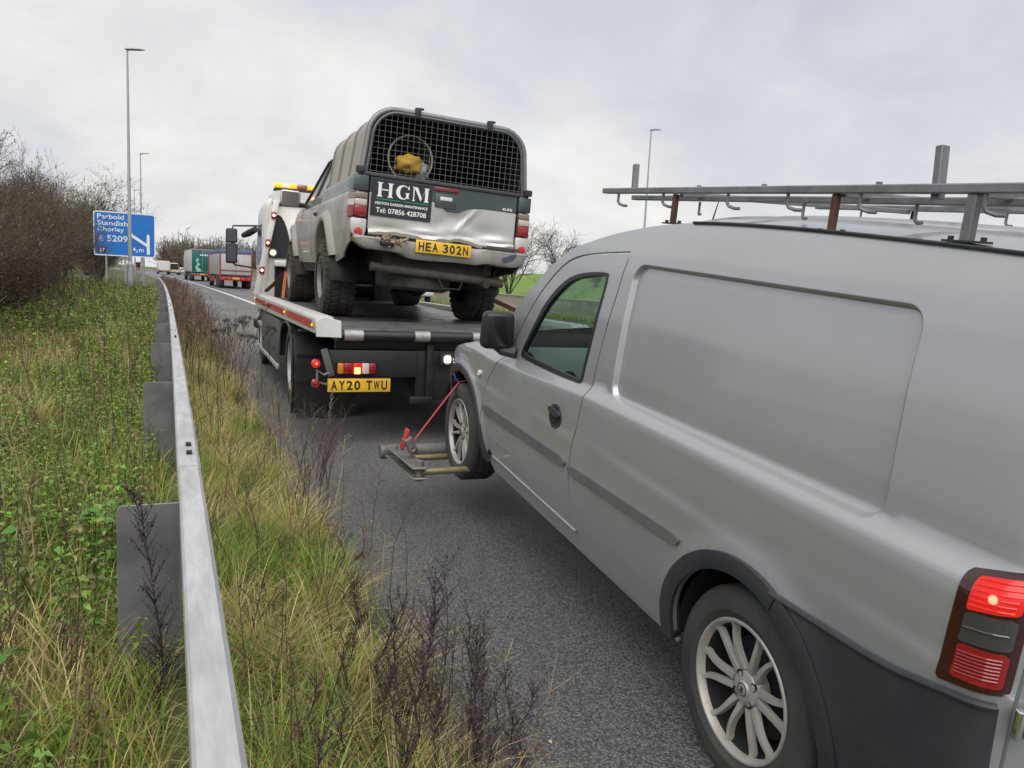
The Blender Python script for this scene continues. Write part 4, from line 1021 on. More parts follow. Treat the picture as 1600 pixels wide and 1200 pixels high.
    for sg in (-1, 1):
        arch = [(sg * 1.05, 1.62), (sg * 1.05, 2.08), (sg * 1.02, 2.20), (sg * .96, 2.255), (sg * .90, 2.245), (sg * .84, 2.14), (sg * .79, 1.98), (sg * .755, 1.80), (sg * .745, 1.62)]
        b = MB(); b.prism(smooth_poly(densify(arch, .2), 1), lambda a, c, t: (a, t, c), 4.005, 4.03); ap = b.build('arched_window', mat('tinted_panel', (.030, .032, .036), .25, spec=.4), cb, smooth=25)
        b = MB(); b.tube([(p[0], 4.003, p[1]) for p in smooth_poly(arch, 2, closed=False)], .012, 6); b.build('window_rubber', MATS['rubber'], ap)
        b = MB(); b.prism([(sg * .70, 1.60), (sg * .70, 2.12), (sg * .60, 2.2), (sg * .10, 2.2), (sg * .06, 1.60)], lambda a, c, t: (a, t, c), 4.010, 4.018); b.build('back_panel', mat('panel_grey', (.42, .42, .41), .45), cb, bevel=.003, seg=1)
        # door, side glass, mirrors
        b = MB(); b.prism([(4.55, .95), (4.55, 2.25), (5.35, 2.25), (5.72, 1.75), (5.80, .95)], lambda a, c, t: (t, a, c), sg * 1.108, sg * 1.118); dr = b.build('cab_door', white, cb, bevel=.004, seg=1)
        b = MB(); b.prism([(4.68, 1.52), (4.68, 2.15), (5.30, 2.15), (5.60, 1.72), (5.62, 1.52)], lambda a, c, t: (t, a, c), sg * 1.119, sg * 1.123); b.build('side_window', MATS['black_gloss'], cb)
        b = MB(); b.tube([(sg * 1.10, 5.62, 2.17), (sg * 1.36, 5.6, 2.15), (sg * 1.50, 5.58, 2.14), (sg * 1.515, 5.57, 2.06), (sg * 1.52, 5.57, 1.55), (sg * 1.47, 5.58, 1.50), (sg * 1.12, 5.62, 1.46)], .014, 8); ma = b.build('mirror_arm', MATS['rubber'], cb)
        for z, hh, w_ in ((1.975, .235, .18), (1.685, .33, .18)):
            b = MB(); b.box((sg * 1.525, 5.52, z), (w_, .10, hh)); mh = b.build('mirror', MATS['rubber'], cb, bevel=.03, seg=3)
            b = MB(); b.box((sg * 1.525, 5.466, z), (w_ * .78, .004, hh * .80)); b.build('mirror_glass', mat('mirror_dim', (.10, .105, .115), .08, metal=1.), mh)
        b = MB(); b.tube([(sg * 1.12, 5.85, 2.12), (sg * 1.22, 6.05, 2.06), (sg * 1.30, 6.2, 2.02)], [.05, .06, .045], 10); b.build('kerb_mirror', MATS['rubber'], cb)
        b = MB(); b.span((sg * 1.14, 5.5, .45), (sg * .9, 6.0, .60)); b.build('step', blk, cb, bevel=.02)
        b = MB(); b.span((sg * 1.125, 4.05, .30), (sg * 1.10, 4.75, .95)); b.build('wing', blk, cb, bevel=.02)
    # ledge, winch gear and work lamp behind the cab
    b = MB(); b.span((-1.0, 3.78, 1.50), (1.0, 3.98, 1.585)); b.build('ledge', white, T, bevel=.01)
    b = MB(); b.span((-.98, 3.90, 1.02), (.98, 3.99, 1.495)); b.build('lower_bulkhead', MATS['dark'], T)
    b = MB(); b.cyl((-.45, 3.70, 1.20), (.45, 3.70, 1.20), .11, n=18)
    for x in (-.45, 0.45): b.cyl((x - .02, 3.70, 1.20), (x + .02, 3.70, 1.20), .16, n=18)
    b.build('winch', blk, T, bevel=.006, seg=1)
    for x in (-1.02, .55):
        b = MB(); b.box((x, 3.86, 1.695), (.12, .07, .12)); wlp = b.build('work_lamp', MATS['rubber'], T, bevel=.02)
        b = MB(); b.lathe([(0, .010), (.045, .004), (.052, -.01)], (x, 3.82, 1.695), (0, -1, -.15), 20); b.build('lamp_glass', mat('work_glow', (.10, .10, .08), .2, emit=(1, .97, .62), estr=.30), wlp)
        b = MB(); b.lathe([(0, .018), (.020, .015), (.024, .008)], (x, 3.82, 1.695), (0, -1, -.15), 14); b.build('bulb', mat('bulb_glow', (1, 1, .9), .2, emit=(1, 1, .88), estr=14), wlp)
        b = MB(); b.lathe([(.048, .006), (.056, .012), (.060, .0), (.056, -.02)], (x, 3.82, 1.695), (0, -1, -.15), 20); b.build('lamp_rim', MATS['rubber'], wlp)
    # amber light bar
    b = MB(); b.span((-.98, 4.08, 2.64), (.98, 4.34, 2.675)); lb = b.build('light_bar', MATS['rubber'], T, bevel=.01)
    for k, (x0, x1, lit) in enumerate(((-.98, -.66, 1), (-.65, -.50, 0), (-.49, -.20, 1), (-.19, .19, 0), (.20, .49, 1), (.50, .65, 0), (.66, .98, 1))):
        b = MB(); b.span((x0, 4.07, 2.677), (x1, 4.35, 2.745)); b.build('beacon', MATS['amber_lit'] if lit else mat('amber_dark', (.30, .10, .02), .2, coat=.6), lb, bevel=.025)
        if lit:
            b = MB(); b.span((x0 + (x1 - x0) * .35, 4.064, 2.695), (x0 + (x1 - x0) * .65, 4.069, 2.728)); b.build('flash_unit', mat('flash_glow', (1, .7, .2), .3, emit=(1, .72, .25), estr=3), lb, bevel=.002)
    for x in (-.8, .8):
        b = MB(); b.span((x - .05, 4.12, 2.60), (x + .05, 4.3, 2.645)); b.build('bar_foot', MATS['rubber'], lb)
    # hanging chain
    b = MB()
    for k in range(8):
        z = .45 - k * .034; xx = -1.072 - .0035 * k; a = k % 2
        b.tube([(xx + (.010 * math.cos(t) if a else 0), -1.93 + (0 if a else .010 * math.cos(t)), z + .021 * math.sin(t)) for t in np.linspace(0, 2 * math.pi, 11)], .0042, 5, caps=False)
    b.build('chain', MATS['steel'], T)
    # diesel tank and dark gear below
    b = MB(); b.span((.45, 3.35, .40), (1.15, 3.9, .85)); b.build('tank', grey, T, bevel=.05)
build_truck()

def ratchet_strap():
    red = mat('strap_red', (.45, .045, .05), .75, var=.2, scale=30)
    T = thing('ratchet_strap', 'red ratchet strap running from the lift fork over the raised front wheel', 'strap', (1.29, 4.30, .39))
    o = Vector((1.29, 4.30, .39))
    def strip(pts, w, wd, m_, nm):
        b = MB(); rows = []
        for p in pts:
            p = Vector(p) - o; wv = Vector(wd).normalized() * w / 2
            rows.append([p - wv, p + wv])
        top = rows; b.loft([[r[0], r[1], r[1] + Vector((.003, -.002, .002)), r[0] + Vector((.003, -.002, .002))] for r in rows]); b.build(nm, m_, T, smooth=30)
    strip([(1.30, 4.29, .46), (1.56, 4.36, .755), (1.60, 4.372, .795)], .034, (0, .85, -.2), red, 'webbing')
    arcp = [(1.605 + .19 * t, 4.375, .797 + .012 * math.sin(t * 3.14)) for t in np.linspace(0, 1, 6)]
    strip(arcp, .034, (0, 1, 0), red, 'webbing')
    b = MB(); b.box((-.002, 0, .045), (.05, .055, .11), rot=(.15, -.5, 0)); b.build('ratchet', MATS['steel'], T, bevel=.008)
    b = MB(); b.box((-.035, .005, .085), (.016, .06, .12), rot=(.1, .25, 0)); b.build('lever', mat('red_paint', (.42, .04, .04), .4), T, bevel=.004)
    for k, y in enumerate((-.025, .025)):
        b = MB(); b.lathe([(.018, -.004), (.024, 0), (.018, .004), (.012, 0)], (.005, y, .03), (0, 1, 0), 14, closed=True); b.build('ratchet_wheel', MATS['steel'], T)
    b = MB(); b.tube([(p[0] - o.x, p[1] - o.y, p[2] - o.z) for p in ((1.575, 4.40, .85), (1.585, 4.39, .82), (1.60, 4.375, .80), (1.60, 4.36, .765))], .004, 6); b.build('blue_cord', mat('cord_blue', (.03, .08, .35), .8), T)
ratchet_strap()
# ================================================================== pickup carried on the deck
PK = thing('pickup', 'muddy silver pickup with green band and mesh-backed canopy on the truck deck', 'pickup', (2.31, 8.08, .992), (R(.69), 0, R(-1.8)))
def build_pickup():
    P = PK
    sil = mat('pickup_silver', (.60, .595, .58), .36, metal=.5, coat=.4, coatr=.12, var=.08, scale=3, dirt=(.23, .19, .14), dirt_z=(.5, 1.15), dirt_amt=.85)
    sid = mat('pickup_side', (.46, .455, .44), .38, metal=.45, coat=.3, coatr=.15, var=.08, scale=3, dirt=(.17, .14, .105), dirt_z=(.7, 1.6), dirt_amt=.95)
    grn = mat('pickup_green', (.030, .055, .065), .35, metal=.3, coat=.5, dirt=(.16, .15, .13), dirt_amt=.35)
    flare_m = mat('flare_silver', (.38, .37, .345), .45, metal=.3, var=.1, scale=6, dirt=(.26, .22, .17), dirt_amt=.8)
    mud = mat('mud_black', (.022, .021, .020), .8, var=.4, scale=7, dirt=(.06, .05, .042), dirt_amt=.7)
    alu = mat('canopy_alu', (.21, .215, .22), .42, metal=.5, var=.15, scale=9)
    tan = mat('canopy_panel', (.36, .33, .275), .6, var=.2, scale=3.5, stretch=(1, 1, .4))
    wz, ww = gauss_table([.35, .50, .62, .80, 1.0, 1.12, 1.14, 1.26, 1.30], [.76, .82, .850, .868, .868, .860, .850, .838, .82], .3, 1.4, .012)
    py, pt = gauss_table([-1.40, -1.30, -1.25, -1.20, -1.05, 2.6, 3.1, 3.45, 3.6, 3.7], [.16, .06, .03, .012, 0, 0, .03, .10, .20, .34], -1.45, 3.75, .02, 1500)
    def side(sg, off=0., dent=0):
        def f(y, z):
            y = np.asarray(y, float); z = np.asarray(z, float)
            x = np.interp(z, wz, ww) - np.interp(y, py, pt) + off
            x = x + .006 * np.sin(y * 7 + z * 5) * np.exp(-((y + .9) ** 2 + (z - .8) ** 2) / .08)
            return sg * x, y, z
        return f
    AR = lambda cy, r, a0=8, a1=172, n=24, cz=.44: arc(cy, cz, r, r * .98, a0, a1, n)
    for sg in (-1, 1):
        inw = (-sg, 0, 0)
        # bed side below the stripe, with the arch cut out
        o = [(-1.285, 1.135), (-1.29, .82), (-1.25, .70), (-1.0, .56), (-.60, .52)] + [p for p in AR(0, .50)[::-1]] + [(.55, .50), (.575, .50), (.575, 1.135)]
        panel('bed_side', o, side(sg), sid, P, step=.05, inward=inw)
        panel('bed_stripe', [(-1.285, 1.139), (.575, 1.139), (.575, 1.275), (-1.285, 1.275)], side(sg, .001), grn, P, step=.06, inward=inw)
        # cab: lower side with door
        dr = smooth_poly(densify([(.60, .50), (.585, 1.135), (2.05, 1.135), (2.22, .95), (2.15, .50)], .3), 1)
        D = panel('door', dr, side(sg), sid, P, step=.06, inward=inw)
        panel('door_stripe', [(.60, 1.139), (2.22, 1.139), (2.20, 1.20), (.60, 1.235)], side(sg, .001), grn, D, step=.08, inward=inw)
        b = MB(); b.box((sg * .874, .78, 1.03), (.03, .16, .03)); b.build('handle', MATS['rubber'], D, bevel=.008)
        panel('sill', [(.55, .495), (2.2, .495), (2.2, .40), (.55, .40)], side(sg, -.01), mud, P, step=.08, inward=inw)
        fw = [(2.24, .50), (2.245, .95), (2.08, 1.139), (2.3, 1.18), (2.8, 1.12), (3.3, 1.03), (3.6, .92), (3.62, .62), (3.50, .55)] + AR(2.96, .50)[0:]
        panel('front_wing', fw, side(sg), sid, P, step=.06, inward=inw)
        for cy in (0, 2.96):
            b = MB(); rings = []
            for t in np.linspace(R(10), R(166), 30):
                cc, ss = math.cos(t), math.sin(t)
                drop = .0
                q = []
                for r_, dx in ((.60, -.004), (.575, .022), (.545, .052), (.515, .058), (.488, .045), (.485, .0), (.485, -.06)):
                    z = .44 + r_ * .985 * ss; y = cy + r_ * cc
                    xw = float(np.interp(max(z, .5), wz, ww)) - float(np.interp(y, py, pt))
                    q.append((sg * (xw + dx), y, z))
                rings.append(q)
            b.loft(rings, closed=False, caps=False); b.build('arch_flare', flare_m, P, smooth=50)
            b = MB(); b.loft([[(sg * x_, cy + .49 * math.cos(t), .44 + .49 * math.sin(t)) for t in np.linspace(R(-10), R(190), 20)] for x_ in (.86, .45)], closed=False, caps=False); b.build('wheel_well', MATS['dark'], P)
            w = wheel(P, (sg * .752, cy, .385), sg, .378, .215, .31, MATS['mud_tyre'] if 'mud_tyre' in MATS else mat('mud_tyre', (.030, .029, .028), .85, var=.4, scale=12, bump=.001, bscale=80, dirt=(.12, .105, .085), dirt_amt=.7), mat('old_rim', (.34, .33, .31), .5, metal=.5, var=.3, scale=14, dirt=(.18, .14, .1), dirt_amt=.7), MATS['dark'], lugs=6, style='offroad')
            # mud flap
            b = MB(); yb = cy - .47 if cy == 0 else cy - .50
            b.loft([[(sg * .885, yb, .62), (sg * .59, yb, .62)], [(sg * .885, yb - .02, .50), (sg * .59, yb - .02, .50)], [(sg * .88, yb - .06, .36), (sg * .60, yb - .055, .36)], [(sg * .86, yb - .075, .335), (sg * .62, yb - .07, .335)]], closed=False, caps=False)
            fl = b.build('mud_flap', mud, P, smooth=60); so = fl.modifiers.new('thick', 'SOLIDIFY'); so.thickness = .008
        # rear corner with lamps
        lamp = smooth_poly(densify([(-1.19, .905), (-1.17, 1.125), (-1.292, 1.125), (-1.298, .905)], .1), 1)
        L_ = panel('tail_lamp', lamp, side(sg, .010), mat('lamp_case2', (.05, .02, .02), .2, coat=.5), P, step=.03, inward=inw, flange=.02)
        for z0, z1, m_ in ((1.065, 1.115, mat('lens_smoke', (.22, .17, .15), .15, coat=.6)), (1.005, 1.060, mat('lens_clear', (.50, .46, .43), .15, coat=.6)), (.915, 1.0, MATS['red_lens'])):
            panel('lens', [(-1.20, z0), (-1.195, z1), (-1.288, z1), (-1.290, z0)], side(sg, .014), m_, L_, step=.03, inward=inw, flange=.006)
        # lamp seen from behind: the back faces of the corner post
        xb = .85
        b = MB(); b.prism([(sg * .705, .905), (sg * .705, 1.13), (sg * (xb - .035), 1.13), (sg * (xb - .015), .905)], lambda a, c, t: (a, t, c), -1.292, -1.24); cp = b.build('corner_lamp', MATS['lamp_case2'], P, bevel=.012)
        for z0, z1, m_ in ((1.07, 1.12, MATS['lens_smoke']), (1.01, 1.065, MATS['lens_clear']), (.915, 1.005, MATS['red_lens'])):
            b = MB(); b.span((sg * .716, -1.298, z0), (sg * (xb - .03), -1.285, z1)); b.build('lens', m_, cp, bevel=.005)
        b = MB(); b.span((sg * .705, -1.285, 1.133), (sg * .835, -1.22, 1.275)); b.build('corner_post', grn, P, bevel=.015)
        b = MB(); b.prism([(sg * .705, .902), (sg * .705, .80), (sg * .73, .70), (sg * .80, .70), (sg * .845, .80), (sg * .845, .902)], lambda a, c, t: (a, t, c), -1.29, -1.2); b.build('corner_cap', sil, P, bevel=.015)
        b = MB(); b.lathe([(0, .012), (.03, .009), (.036, 0), (.036, -.01)], (sg * .775, -1.295, .785), (0, -1, 0), 20); b.build('reflector', mat('reflector_red', (.45, .03, .035), .3), P)
        # side window, mirror
        b = MB(); zz = lambda z: .80 - (z - 1.2) * .36
        pts = [(.66, 1.25), (.72, 1.66), (1.62, 1.67), (2.22, 1.22), (2.20, 1.21)]
        b.add([(sg * (zz(z) + .012), y, z) for y, z in pts] , [(0, 1, 2, 3, 4)]); b.build('side_window', MATS['black_gloss'], P, smooth=None)
        b = MB(); b.tube([(sg * (zz(z) + .014), y, z) for y, z in ((1.35, 1.23), (1.33, 1.67))], .02, 6); b.tube([(sg * (zz(z) + .012), y, z) for y, z in ((.62, 1.22), (.70, 1.70), (1.64, 1.71), (2.30, 1.22))], .022, 6); b.build('window_frame', MATS['rubber'], P)
        b = MB(); b.box((sg * 1.03, 1.98, 1.27), (.24, .10, .185)); mo = b.build('door_mirror', sil, P, bevel=.035, seg=3)
        b = MB(); b.box((sg * 1.035, 1.928, 1.27), (.195, .005, .145)); b.build('mirror_glass', mat('mirror_dusty', (.22, .19, .18), .15, metal=.6), mo, bevel=.002, seg=1)
        b = MB(); b.tube([(sg * .84, 2.02, 1.20), (sg * .92, 1.99, 1.20)], .028, 8); b.build('mirror_arm', MATS['rubber'], mo)
    # cab roof, screen and bonnet
    b = MB(); top = [(.62, 1.20), (.70, 1.70), (.80, 1.745), (1.55, 1.755), (1.68, 1.72), (2.42, 1.17), (2.42, 1.12), (.62, 1.12)]
    lo = lambda z: (.795 - max(0, z - 1.2) * .36)
    rings = [[(sg * lo(z), y, z) for y, z in top] for sg in (-1, 1)]
    b.loft(rings); b.build('cab_roof', sil, P, smooth=30, bevel=.02)
    b = MB(); b.add([(-.64, 1.74, 1.70), (.64, 1.74, 1.70), (.75, 2.40, 1.205), (-.75, 2.40, 1.205)], [(0, 1, 2, 3)]); b.build('windscreen', MATS['black_gloss'], P)
    b = MB(); b.span((-.60, .615, 1.30), (.60, .63, 1.62)); b.build('rear_window', MATS['black_gloss'], P)
    b = MB(); b.loft([[(s * w_, y, z + .04 * (1 - s * s)) for s in np.linspace(-1, 1, 12)] for y, z, w_ in ((2.38, 1.165, .84), (2.8, 1.125, .835), (3.3, 1.035, .77), (3.6, .93, .66), (3.66, .70, .62), (3.66, .5, .62))], closed=False, caps=False); b.build('bonnet', sil, P, smooth=60)
    b = MB(); b.span((-.80, 3.5, .42), (.80, 3.74, .66)); b.build('front_bumper', sil, P, bevel=.06)
    # load bed floor and inner sides
    b = MB(); b.span((-.80, -1.20, .84), (.80, .56, .87)); b.span((-.80, .53, .87), (.80, .56, 1.26)); b.build('bed_floor', MATS['dark'], P)
    # tailgate: dented lower skin, green band above
    def tgs(x, z):
        x = np.asarray(x, float); z = np.asarray(z, float)
        d = .028 * np.exp(-(((x - .13) / .16) ** 2 + ((z - 1.0) / .10) ** 2)) + .016 * np.exp(-(((x - .38) / .18) ** 2 + ((z - .90) / .07) ** 2))
        d = d - .012 * np.exp(-(((x - .22 - (z - 1.0) * .8) / .03) ** 2)) * np.exp(-((z - 1.0) / .10) ** 2) + .012 * np.exp(-(((z - .845) / .03) ** 2)) * np.sin(x * 9)
        d = d + .010 * np.exp(-(((x + .05) / .07) ** 2 + ((z - .93) / .06) ** 2))
        return x, -1.268 + d, z
    low = [(-.692, .825), (.692, .825), (.692, 1.115), (.36, 1.115), (.22, 1.10), (.14, 1.06), (.02, 1.055), (-.06, 1.10), (-.16, 1.135), (-.692, 1.135)]
    tg = panel('tailgate', low, tgs, sil, P, step=.025, inward=(0, 1, 0))
    up = [(-.692, 1.138), (-.155, 1.138), (-.055, 1.103), (.022, 1.058), (.138, 1.063), (.218, 1.103), (.36, 1.118), (.692, 1.118), (.692, 1.268), (-.692, 1.268)]
    panel('tailgate_band', up, lambda x, z: (np.asarray(x, float), -1.268 + 0 * np.asarray(x, float), np.asarray(z, float)), grn, tg, step=.05, inward=(0, 1, 0))
    b = MB(); b.span((-.70, -1.24, .815), (.70, -1.19, 1.26)); b.build('tailgate_inner', MATS['dark'], tg)
    b = MB(); rows = []
    rng = random.Random(11)
    for i in range(29):
        x = -.69 + 1.38 * i / 28; k = .012 * math.sin(x * 11) + .008 * rng.uniform(-1, 1); kk = .020 if -.45 < x < .35 else 0
        rows.append([(x, -1.262, .826), (x, -1.285 - kk * .6, .822 + k * .3), (x, -1.300 - kk, .800 + k), (x, -1.290 - kk, .772 + k), (x, -1.262, .768)])
    b.loft(rows, closed=False, caps=False); b.build('tailgate_lip', sil, tg, smooth=25)
    b = MB(); b.box((0, -1.276, 1.16), (.115, .014, .034)); b.build('tailgate_handle', mat('handle_pale', (.62, .63, .64), .4), tg, bevel=.006)
    b = MB(); b.box((0, -1.272, 1.14), (.20, .006, .12)); b.build('handle_recess', grn, tg, bevel=.01)
    b = MB(); b.box((.0, -1.274, 1.243), (.235, .016, .036)); b.build('high_stop_lamp', mat('dull_red', (.20, .03, .035), .35), tg, bevel=.006)
    text('lettering', '4LIFE', .03, plane_mtx((.60, -1.2695, 1.142), (1, 0, 0), (0, 0, 1)), MATS['white_print'], tg, fit=(.10, .022), bold=.02, extrude=.0005)
    # bumper with the pressed-in plate recess
    b = MB(); rows = []
    for i in range(57):
        s = -1 + 2 * i / 56; x = .84 * s; e = max(0, (abs(s) - .82) / .18)
        inn = min(1, max(0, (abs(x) - .30) / .13)); inn = inn * inn * (3 - 2 * inn)
        yb = -1.325 - .085 * inn + .12 * e ** 2; zt = .748 + .0 * e; zb = .60 + .03 * inn + .09 * e ** 1.5 - .015 * x + .008 * math.sin(x * 8)
        if x < -.28: yb += .06 * math.exp(-((x + .52) / .10) ** 2)
        rows.append([(x, -1.24, zt + .008), (x, yb + .02, zt), (x, yb, zt - .015), (x, yb - .005 + .01 * inn, (zt + zb) / 2 + .03), (x, yb + .005, zb + .03), (x, yb + .025, zb), (x, -1.22, zb - .005)])
    b.loft(rows, closed=False, caps=False); bp = b.build('rear_bumper', mat('bumper_silver', (.46, .455, .44), .4, metal=.45, var=.1, scale=5, dirt=(.20, .165, .12), dirt_amt=.7), P, smooth=40); sd = bp.modifiers.new('thick', 'SOLIDIFY'); sd.thickness = .006
    rust = MATS['rust']
    b = MB(); b.span((-.70, -1.30, .752), (.70, -1.23, .772)); b.build('bumper_shade_strip', MATS['dark'], P)  # dark strip painting in the shade between tailgate lip and bumper
    b = MB()
    for k in range(16):
        x = -.66 + .30 * rng.random(); z = .69 + .08 * rng.random(); b.box((x, -1.375 + .02 * rng.random(), z), (.03 + .06 * rng.random(), .02, .012 + .03 * rng.random()), rot=(rng.uniform(-.6, .6), rng.uniform(-.8, .8), rng.uniform(-.6, .6)))
    b.build('torn_metal', mat('torn', (.30, .22, .14), .6, metal=.3, var=.5, scale=20), P, smooth=None)
    b = MB(); b.box((-.53, -1.37, .700), (.12, .05, .035)); b.build('tear_hole', MATS['dark'], P, bevel=.012)
    b = MB(); b.span((.38, -1.41, .752), (.70, -1.395, .785)); b.build('step_gap', mat('gap_brown', (.07, .055, .04), .8), P, bevel=.006)
    b = MB(); b.box((.60, -1.417, .685), (.11, .004, .045), rot=(0, -.35, .12)); b.box((.655, -1.415, .715), (.05, .004, .03), rot=(0, -.3, .12)); b.build('scuff_sticker', mat('sticker_blue', (.06, .07, .12), .6), P)
    plate(P, 'number_plate', ('HEA', '302N'), plane_mtx((-.008, -1.352, .714), (1, 0, 0), (0, .05, 1)))
    # magnetic sign
    b = MB(); b.span((-.680, -1.280, .938), (-.132, -1.277, 1.252)); sgn = b.build('advert_panel', mat('sign_black2', (.018, .022, .028), .4), P)
    Y = -1.2825; wp = MATS['white_print']
    def poly(name, polys, m_):
        b = MB()
        for pl in polys: b.prism(pl, lambda a, c, t: (a, t, c), Y - .001, Y + .0012)
        return b.build(name, m_, sgn, smooth=None)
    def stem(x0, x1, z0, z1, sf=.010):
        return [(x0 - sf, z0), (x1 + sf, z0), (x1 + sf, z0 + .006), (x1, z0 + .010), (x1, z1 - .010), (x1 + sf, z1 - .006), (x1 + sf, z1), (x0 - sf, z1), (x0 - sf, z1 - .006), (x0, z1 - .010), (x0, z0 + .010), (x0 - sf, z0 + .006)]
    z0, z1 = 1.105, 1.228
    poly('letter', [stem(-.622, -.594, z0, z1), stem(-.528, -.500, z0, z1), [(-.590, 1.162), (-.532, 1.162), (-.532, 1.172), (-.590, 1.172)]], wp)
    cg, rg = (-.402, 1.1665), .062
    ga = [(cg[0] + rg * math.cos(R(a)), cg[1] + rg * math.sin(R(a))) for a in range(48, 318, 10)]; gi = [(cg[0] + .010 + rg * .60 * math.cos(R(a)), cg[1] + rg * .84 * math.sin(R(a))) for a in range(308, 55, -10)]
    poly('letter', [ga + gi, stem(-.372, -.350, z0 + .012, 1.165, .008), [(-.362, 1.200), (-.352, 1.226), (-.346, 1.226), (-.346, 1.190)]], wp)
    poly('letter', [stem(-.308, -.298, z0, z1, .008), stem(-.200, -.172, z0, z1, .008), [(-.302, z1 - .002), (-.270, z1 - .002), (-.228, 1.135), (-.238, 1.108)], [(-.236, 1.108), (-.226, 1.135), (-.197, z1 - .002), (-.203, z1 - .030)]], wp)
    tl = mat('teal_print', (.02, .28, .20), .5)
    poly('rule', [[(-.640, 1.082), (-.418, 1.082), (-.418, 1.089), (-.640, 1.089)], [(-.392, 1.082), (-.165, 1.082), (-.165, 1.089), (-.392, 1.089)]], tl)
    pm = lambda x, z: plane_mtx((x, Y, z), (1, 0, 0), (0, 0, 1))
    text('lettering', 'HEATON GARDEN MAINTENANCE', .03, pm(-.405, 1.050), wp, sgn, fit=(.475, .024), bold=.02, extrude=.0005)
    text('lettering', 'Tel: 07856 428708', .05, pm(-.405, .990), wp, sgn, fit=(.455, .044), bold=.015, extrude=.0005)
    # canopy: hoops, side panels, mesh back
    def hoop(y, g=0., n=8):
        xb, xt, zb, zt, r = .775 + g, .735 + g, 1.275, 1.862 + g, .235
        pts = [(-xb, zb)] + [(-xt - (xb - xt) * (1 - t), zb + (zt - r - zb) * t) for t in (.5, 1)]
        pts += [(-(xt - r) - r * math.cos(R(a)), zt - r + r * math.sin(R(a))) for a in np.linspace(0, 90, n)[1:]]
        return [(p[0], y, p[1]) for p in pts] + [(-p[0], y, p[1]) for p in pts[::-1]]
    ys = [-1.24, -.64, -.03, .56]
    for k in range(3):
        for sg in (-1, 1):
            b = MB(); rings = []
            for y in np.linspace(ys[k] + .02, ys[k + 1] - .02, 5):
                h = hoop(y, .0 if 0 else .004 * math.sin((y - ys[k]) * 5.2)); half = h[:len(h) // 2] if sg < 0 else h[len(h) // 2:]
                rings.append(half + [(0, half[-1 if sg < 0 else 0][1], 1.866)] if sg < 0 else [(0, half[0][1], 1.866)] + half)
            b.loft(rings, closed=False, caps=False); b.build('canopy_panel', tan, P, smooth=60)
    b = MB(); b.add(hoop(.555), [tuple(range(len(hoop(.5))))]); b.build('canopy_front', MATS['dark'], P, smooth=None)
    b = MB(); b.loft([[(p[0] * .965, y, p[2] - .02) for p in hoop(y)] for y in (-1.20, .54)], closed=False, caps=False); b.build('canopy_shade_sheet', MATS['dark'], P, smooth=60)  # added dark sheet: the shade inside the canopy put into its colour
    for k, y in enumerate(ys):
        b = MB(); b.tube(hoop(y, .004 if k else .0), .013 if k else .026, 8); b.build('canopy_hoop', alu, P, smooth=50)
    b = MB(); b.tube([(p[0] * .955, -1.265, p[2] - .028 if p[2] > 1.3 else p[2]) for p in hoop(0)], .014, 6); b.build('door_frame', mat('frame_dark', (.10, .105, .11), .5, metal=.4), P)
    b = MB(); b.span((-.80, -1.285, 1.272), (.80, -1.235, 1.305)); cr = b.build('canopy_rail', mat('rail_dark', (.05, .052, .056), .5), P, bevel=.006)
    for sg in (-1, 1):
        b = MB(); b.box((sg * .79, -1.28, 1.315), (.07, .06, .055)); b.build('rail_end', MATS['rubber'], P, bevel=.008)
        b = MB(); b.span((sg * .80, -1.22, 1.262), (sg * .77, .55, 1.292)); b.build('canopy_base', alu, P, bevel=.005, seg=1)
    inner = [(p[0] * .95, p[2] - .03 if p[2] > 1.3 else p[2] + .02) for p in hoop(0)]
    wire = mat('mesh_wire', (.25, .255, .26), .5, metal=.4)
    hz = sorted(set(np.round(np.arange(1.32, 1.83, .0495), 4)))
    ip = np.array(inner)
    def xlim(z):
        q = ip[: len(ip) // 2]; return float(np.interp(z, q[:, 1], -q[:, 0]))
    def zlim(x):
        q = ip[: len(ip) // 2]; return float(np.interp(-abs(x), q[:, 0], q[:, 1])) if abs(x) > .47 else 1.832
    for z in hz:
        b = MB(); xl = xlim(z); b.tube([(-xl, -1.262, z), (xl, -1.262, z)], .0014, 4); b.build('mesh_wire', wire, P)
    for x in np.arange(-.70, .71, .052):
        b = MB(); b.tube([(x, -1.2665, 1.30), (x, -1.2665, zlim(x))], .0014, 4); b.build('mesh_wire', wire, P)
    for x in (-.318, .36):
        b = MB(); b.box((x, -1.262, 1.862), (.05, .05, .09)); b.box((x + .03, -1.25, 1.905), (.05, .03, .018)); b.build('canopy_hinge', MATS['rubber'], P, bevel=.006)
    # running gear
    b = MB(); b.cyl((-.70, 0, .378), (.70, 0, .378), .045, n=12); b.lathe([(0, -.16), (.12, -.08), (.145, 0), (.12, .08), (0, .16)], (.12, 0, .378), (0, 1, 0), 16); b.build('axle', mud, P)
    b = MB()
    for sx in (-.48, .48): b.span((sx - .04, -1.2, .52), (sx + .04, 3.4, .64))
    b.span((-.5, -1.18, .50), (.5, -1.12, .62)); b.build('chassis', mud, P)
    b = MB(); b.lathe([(.19, -.09), (.30, -.11), (.355, -.08), (.365, 0), (.355, .08), (.30, .11), (.19, .09)], (-.12, -.78, .42), (0, 0, 1), 32, closed=True); b.build('spare_wheel', MATS['mud_tyre'], P)
    b = MB(); b.cyl((-.62, -1.16, .50), (.66, -1.16, .455), .042, n=12); b.build('tow_beam', mat('tow_brown', (.11, .09, .075), .7, var=.4, scale=10), P)
    b = MB(); b.span((.50, -1.1, .36), (.66, -.6, .48)); b.build('silencer', mud, P, bevel=.04)
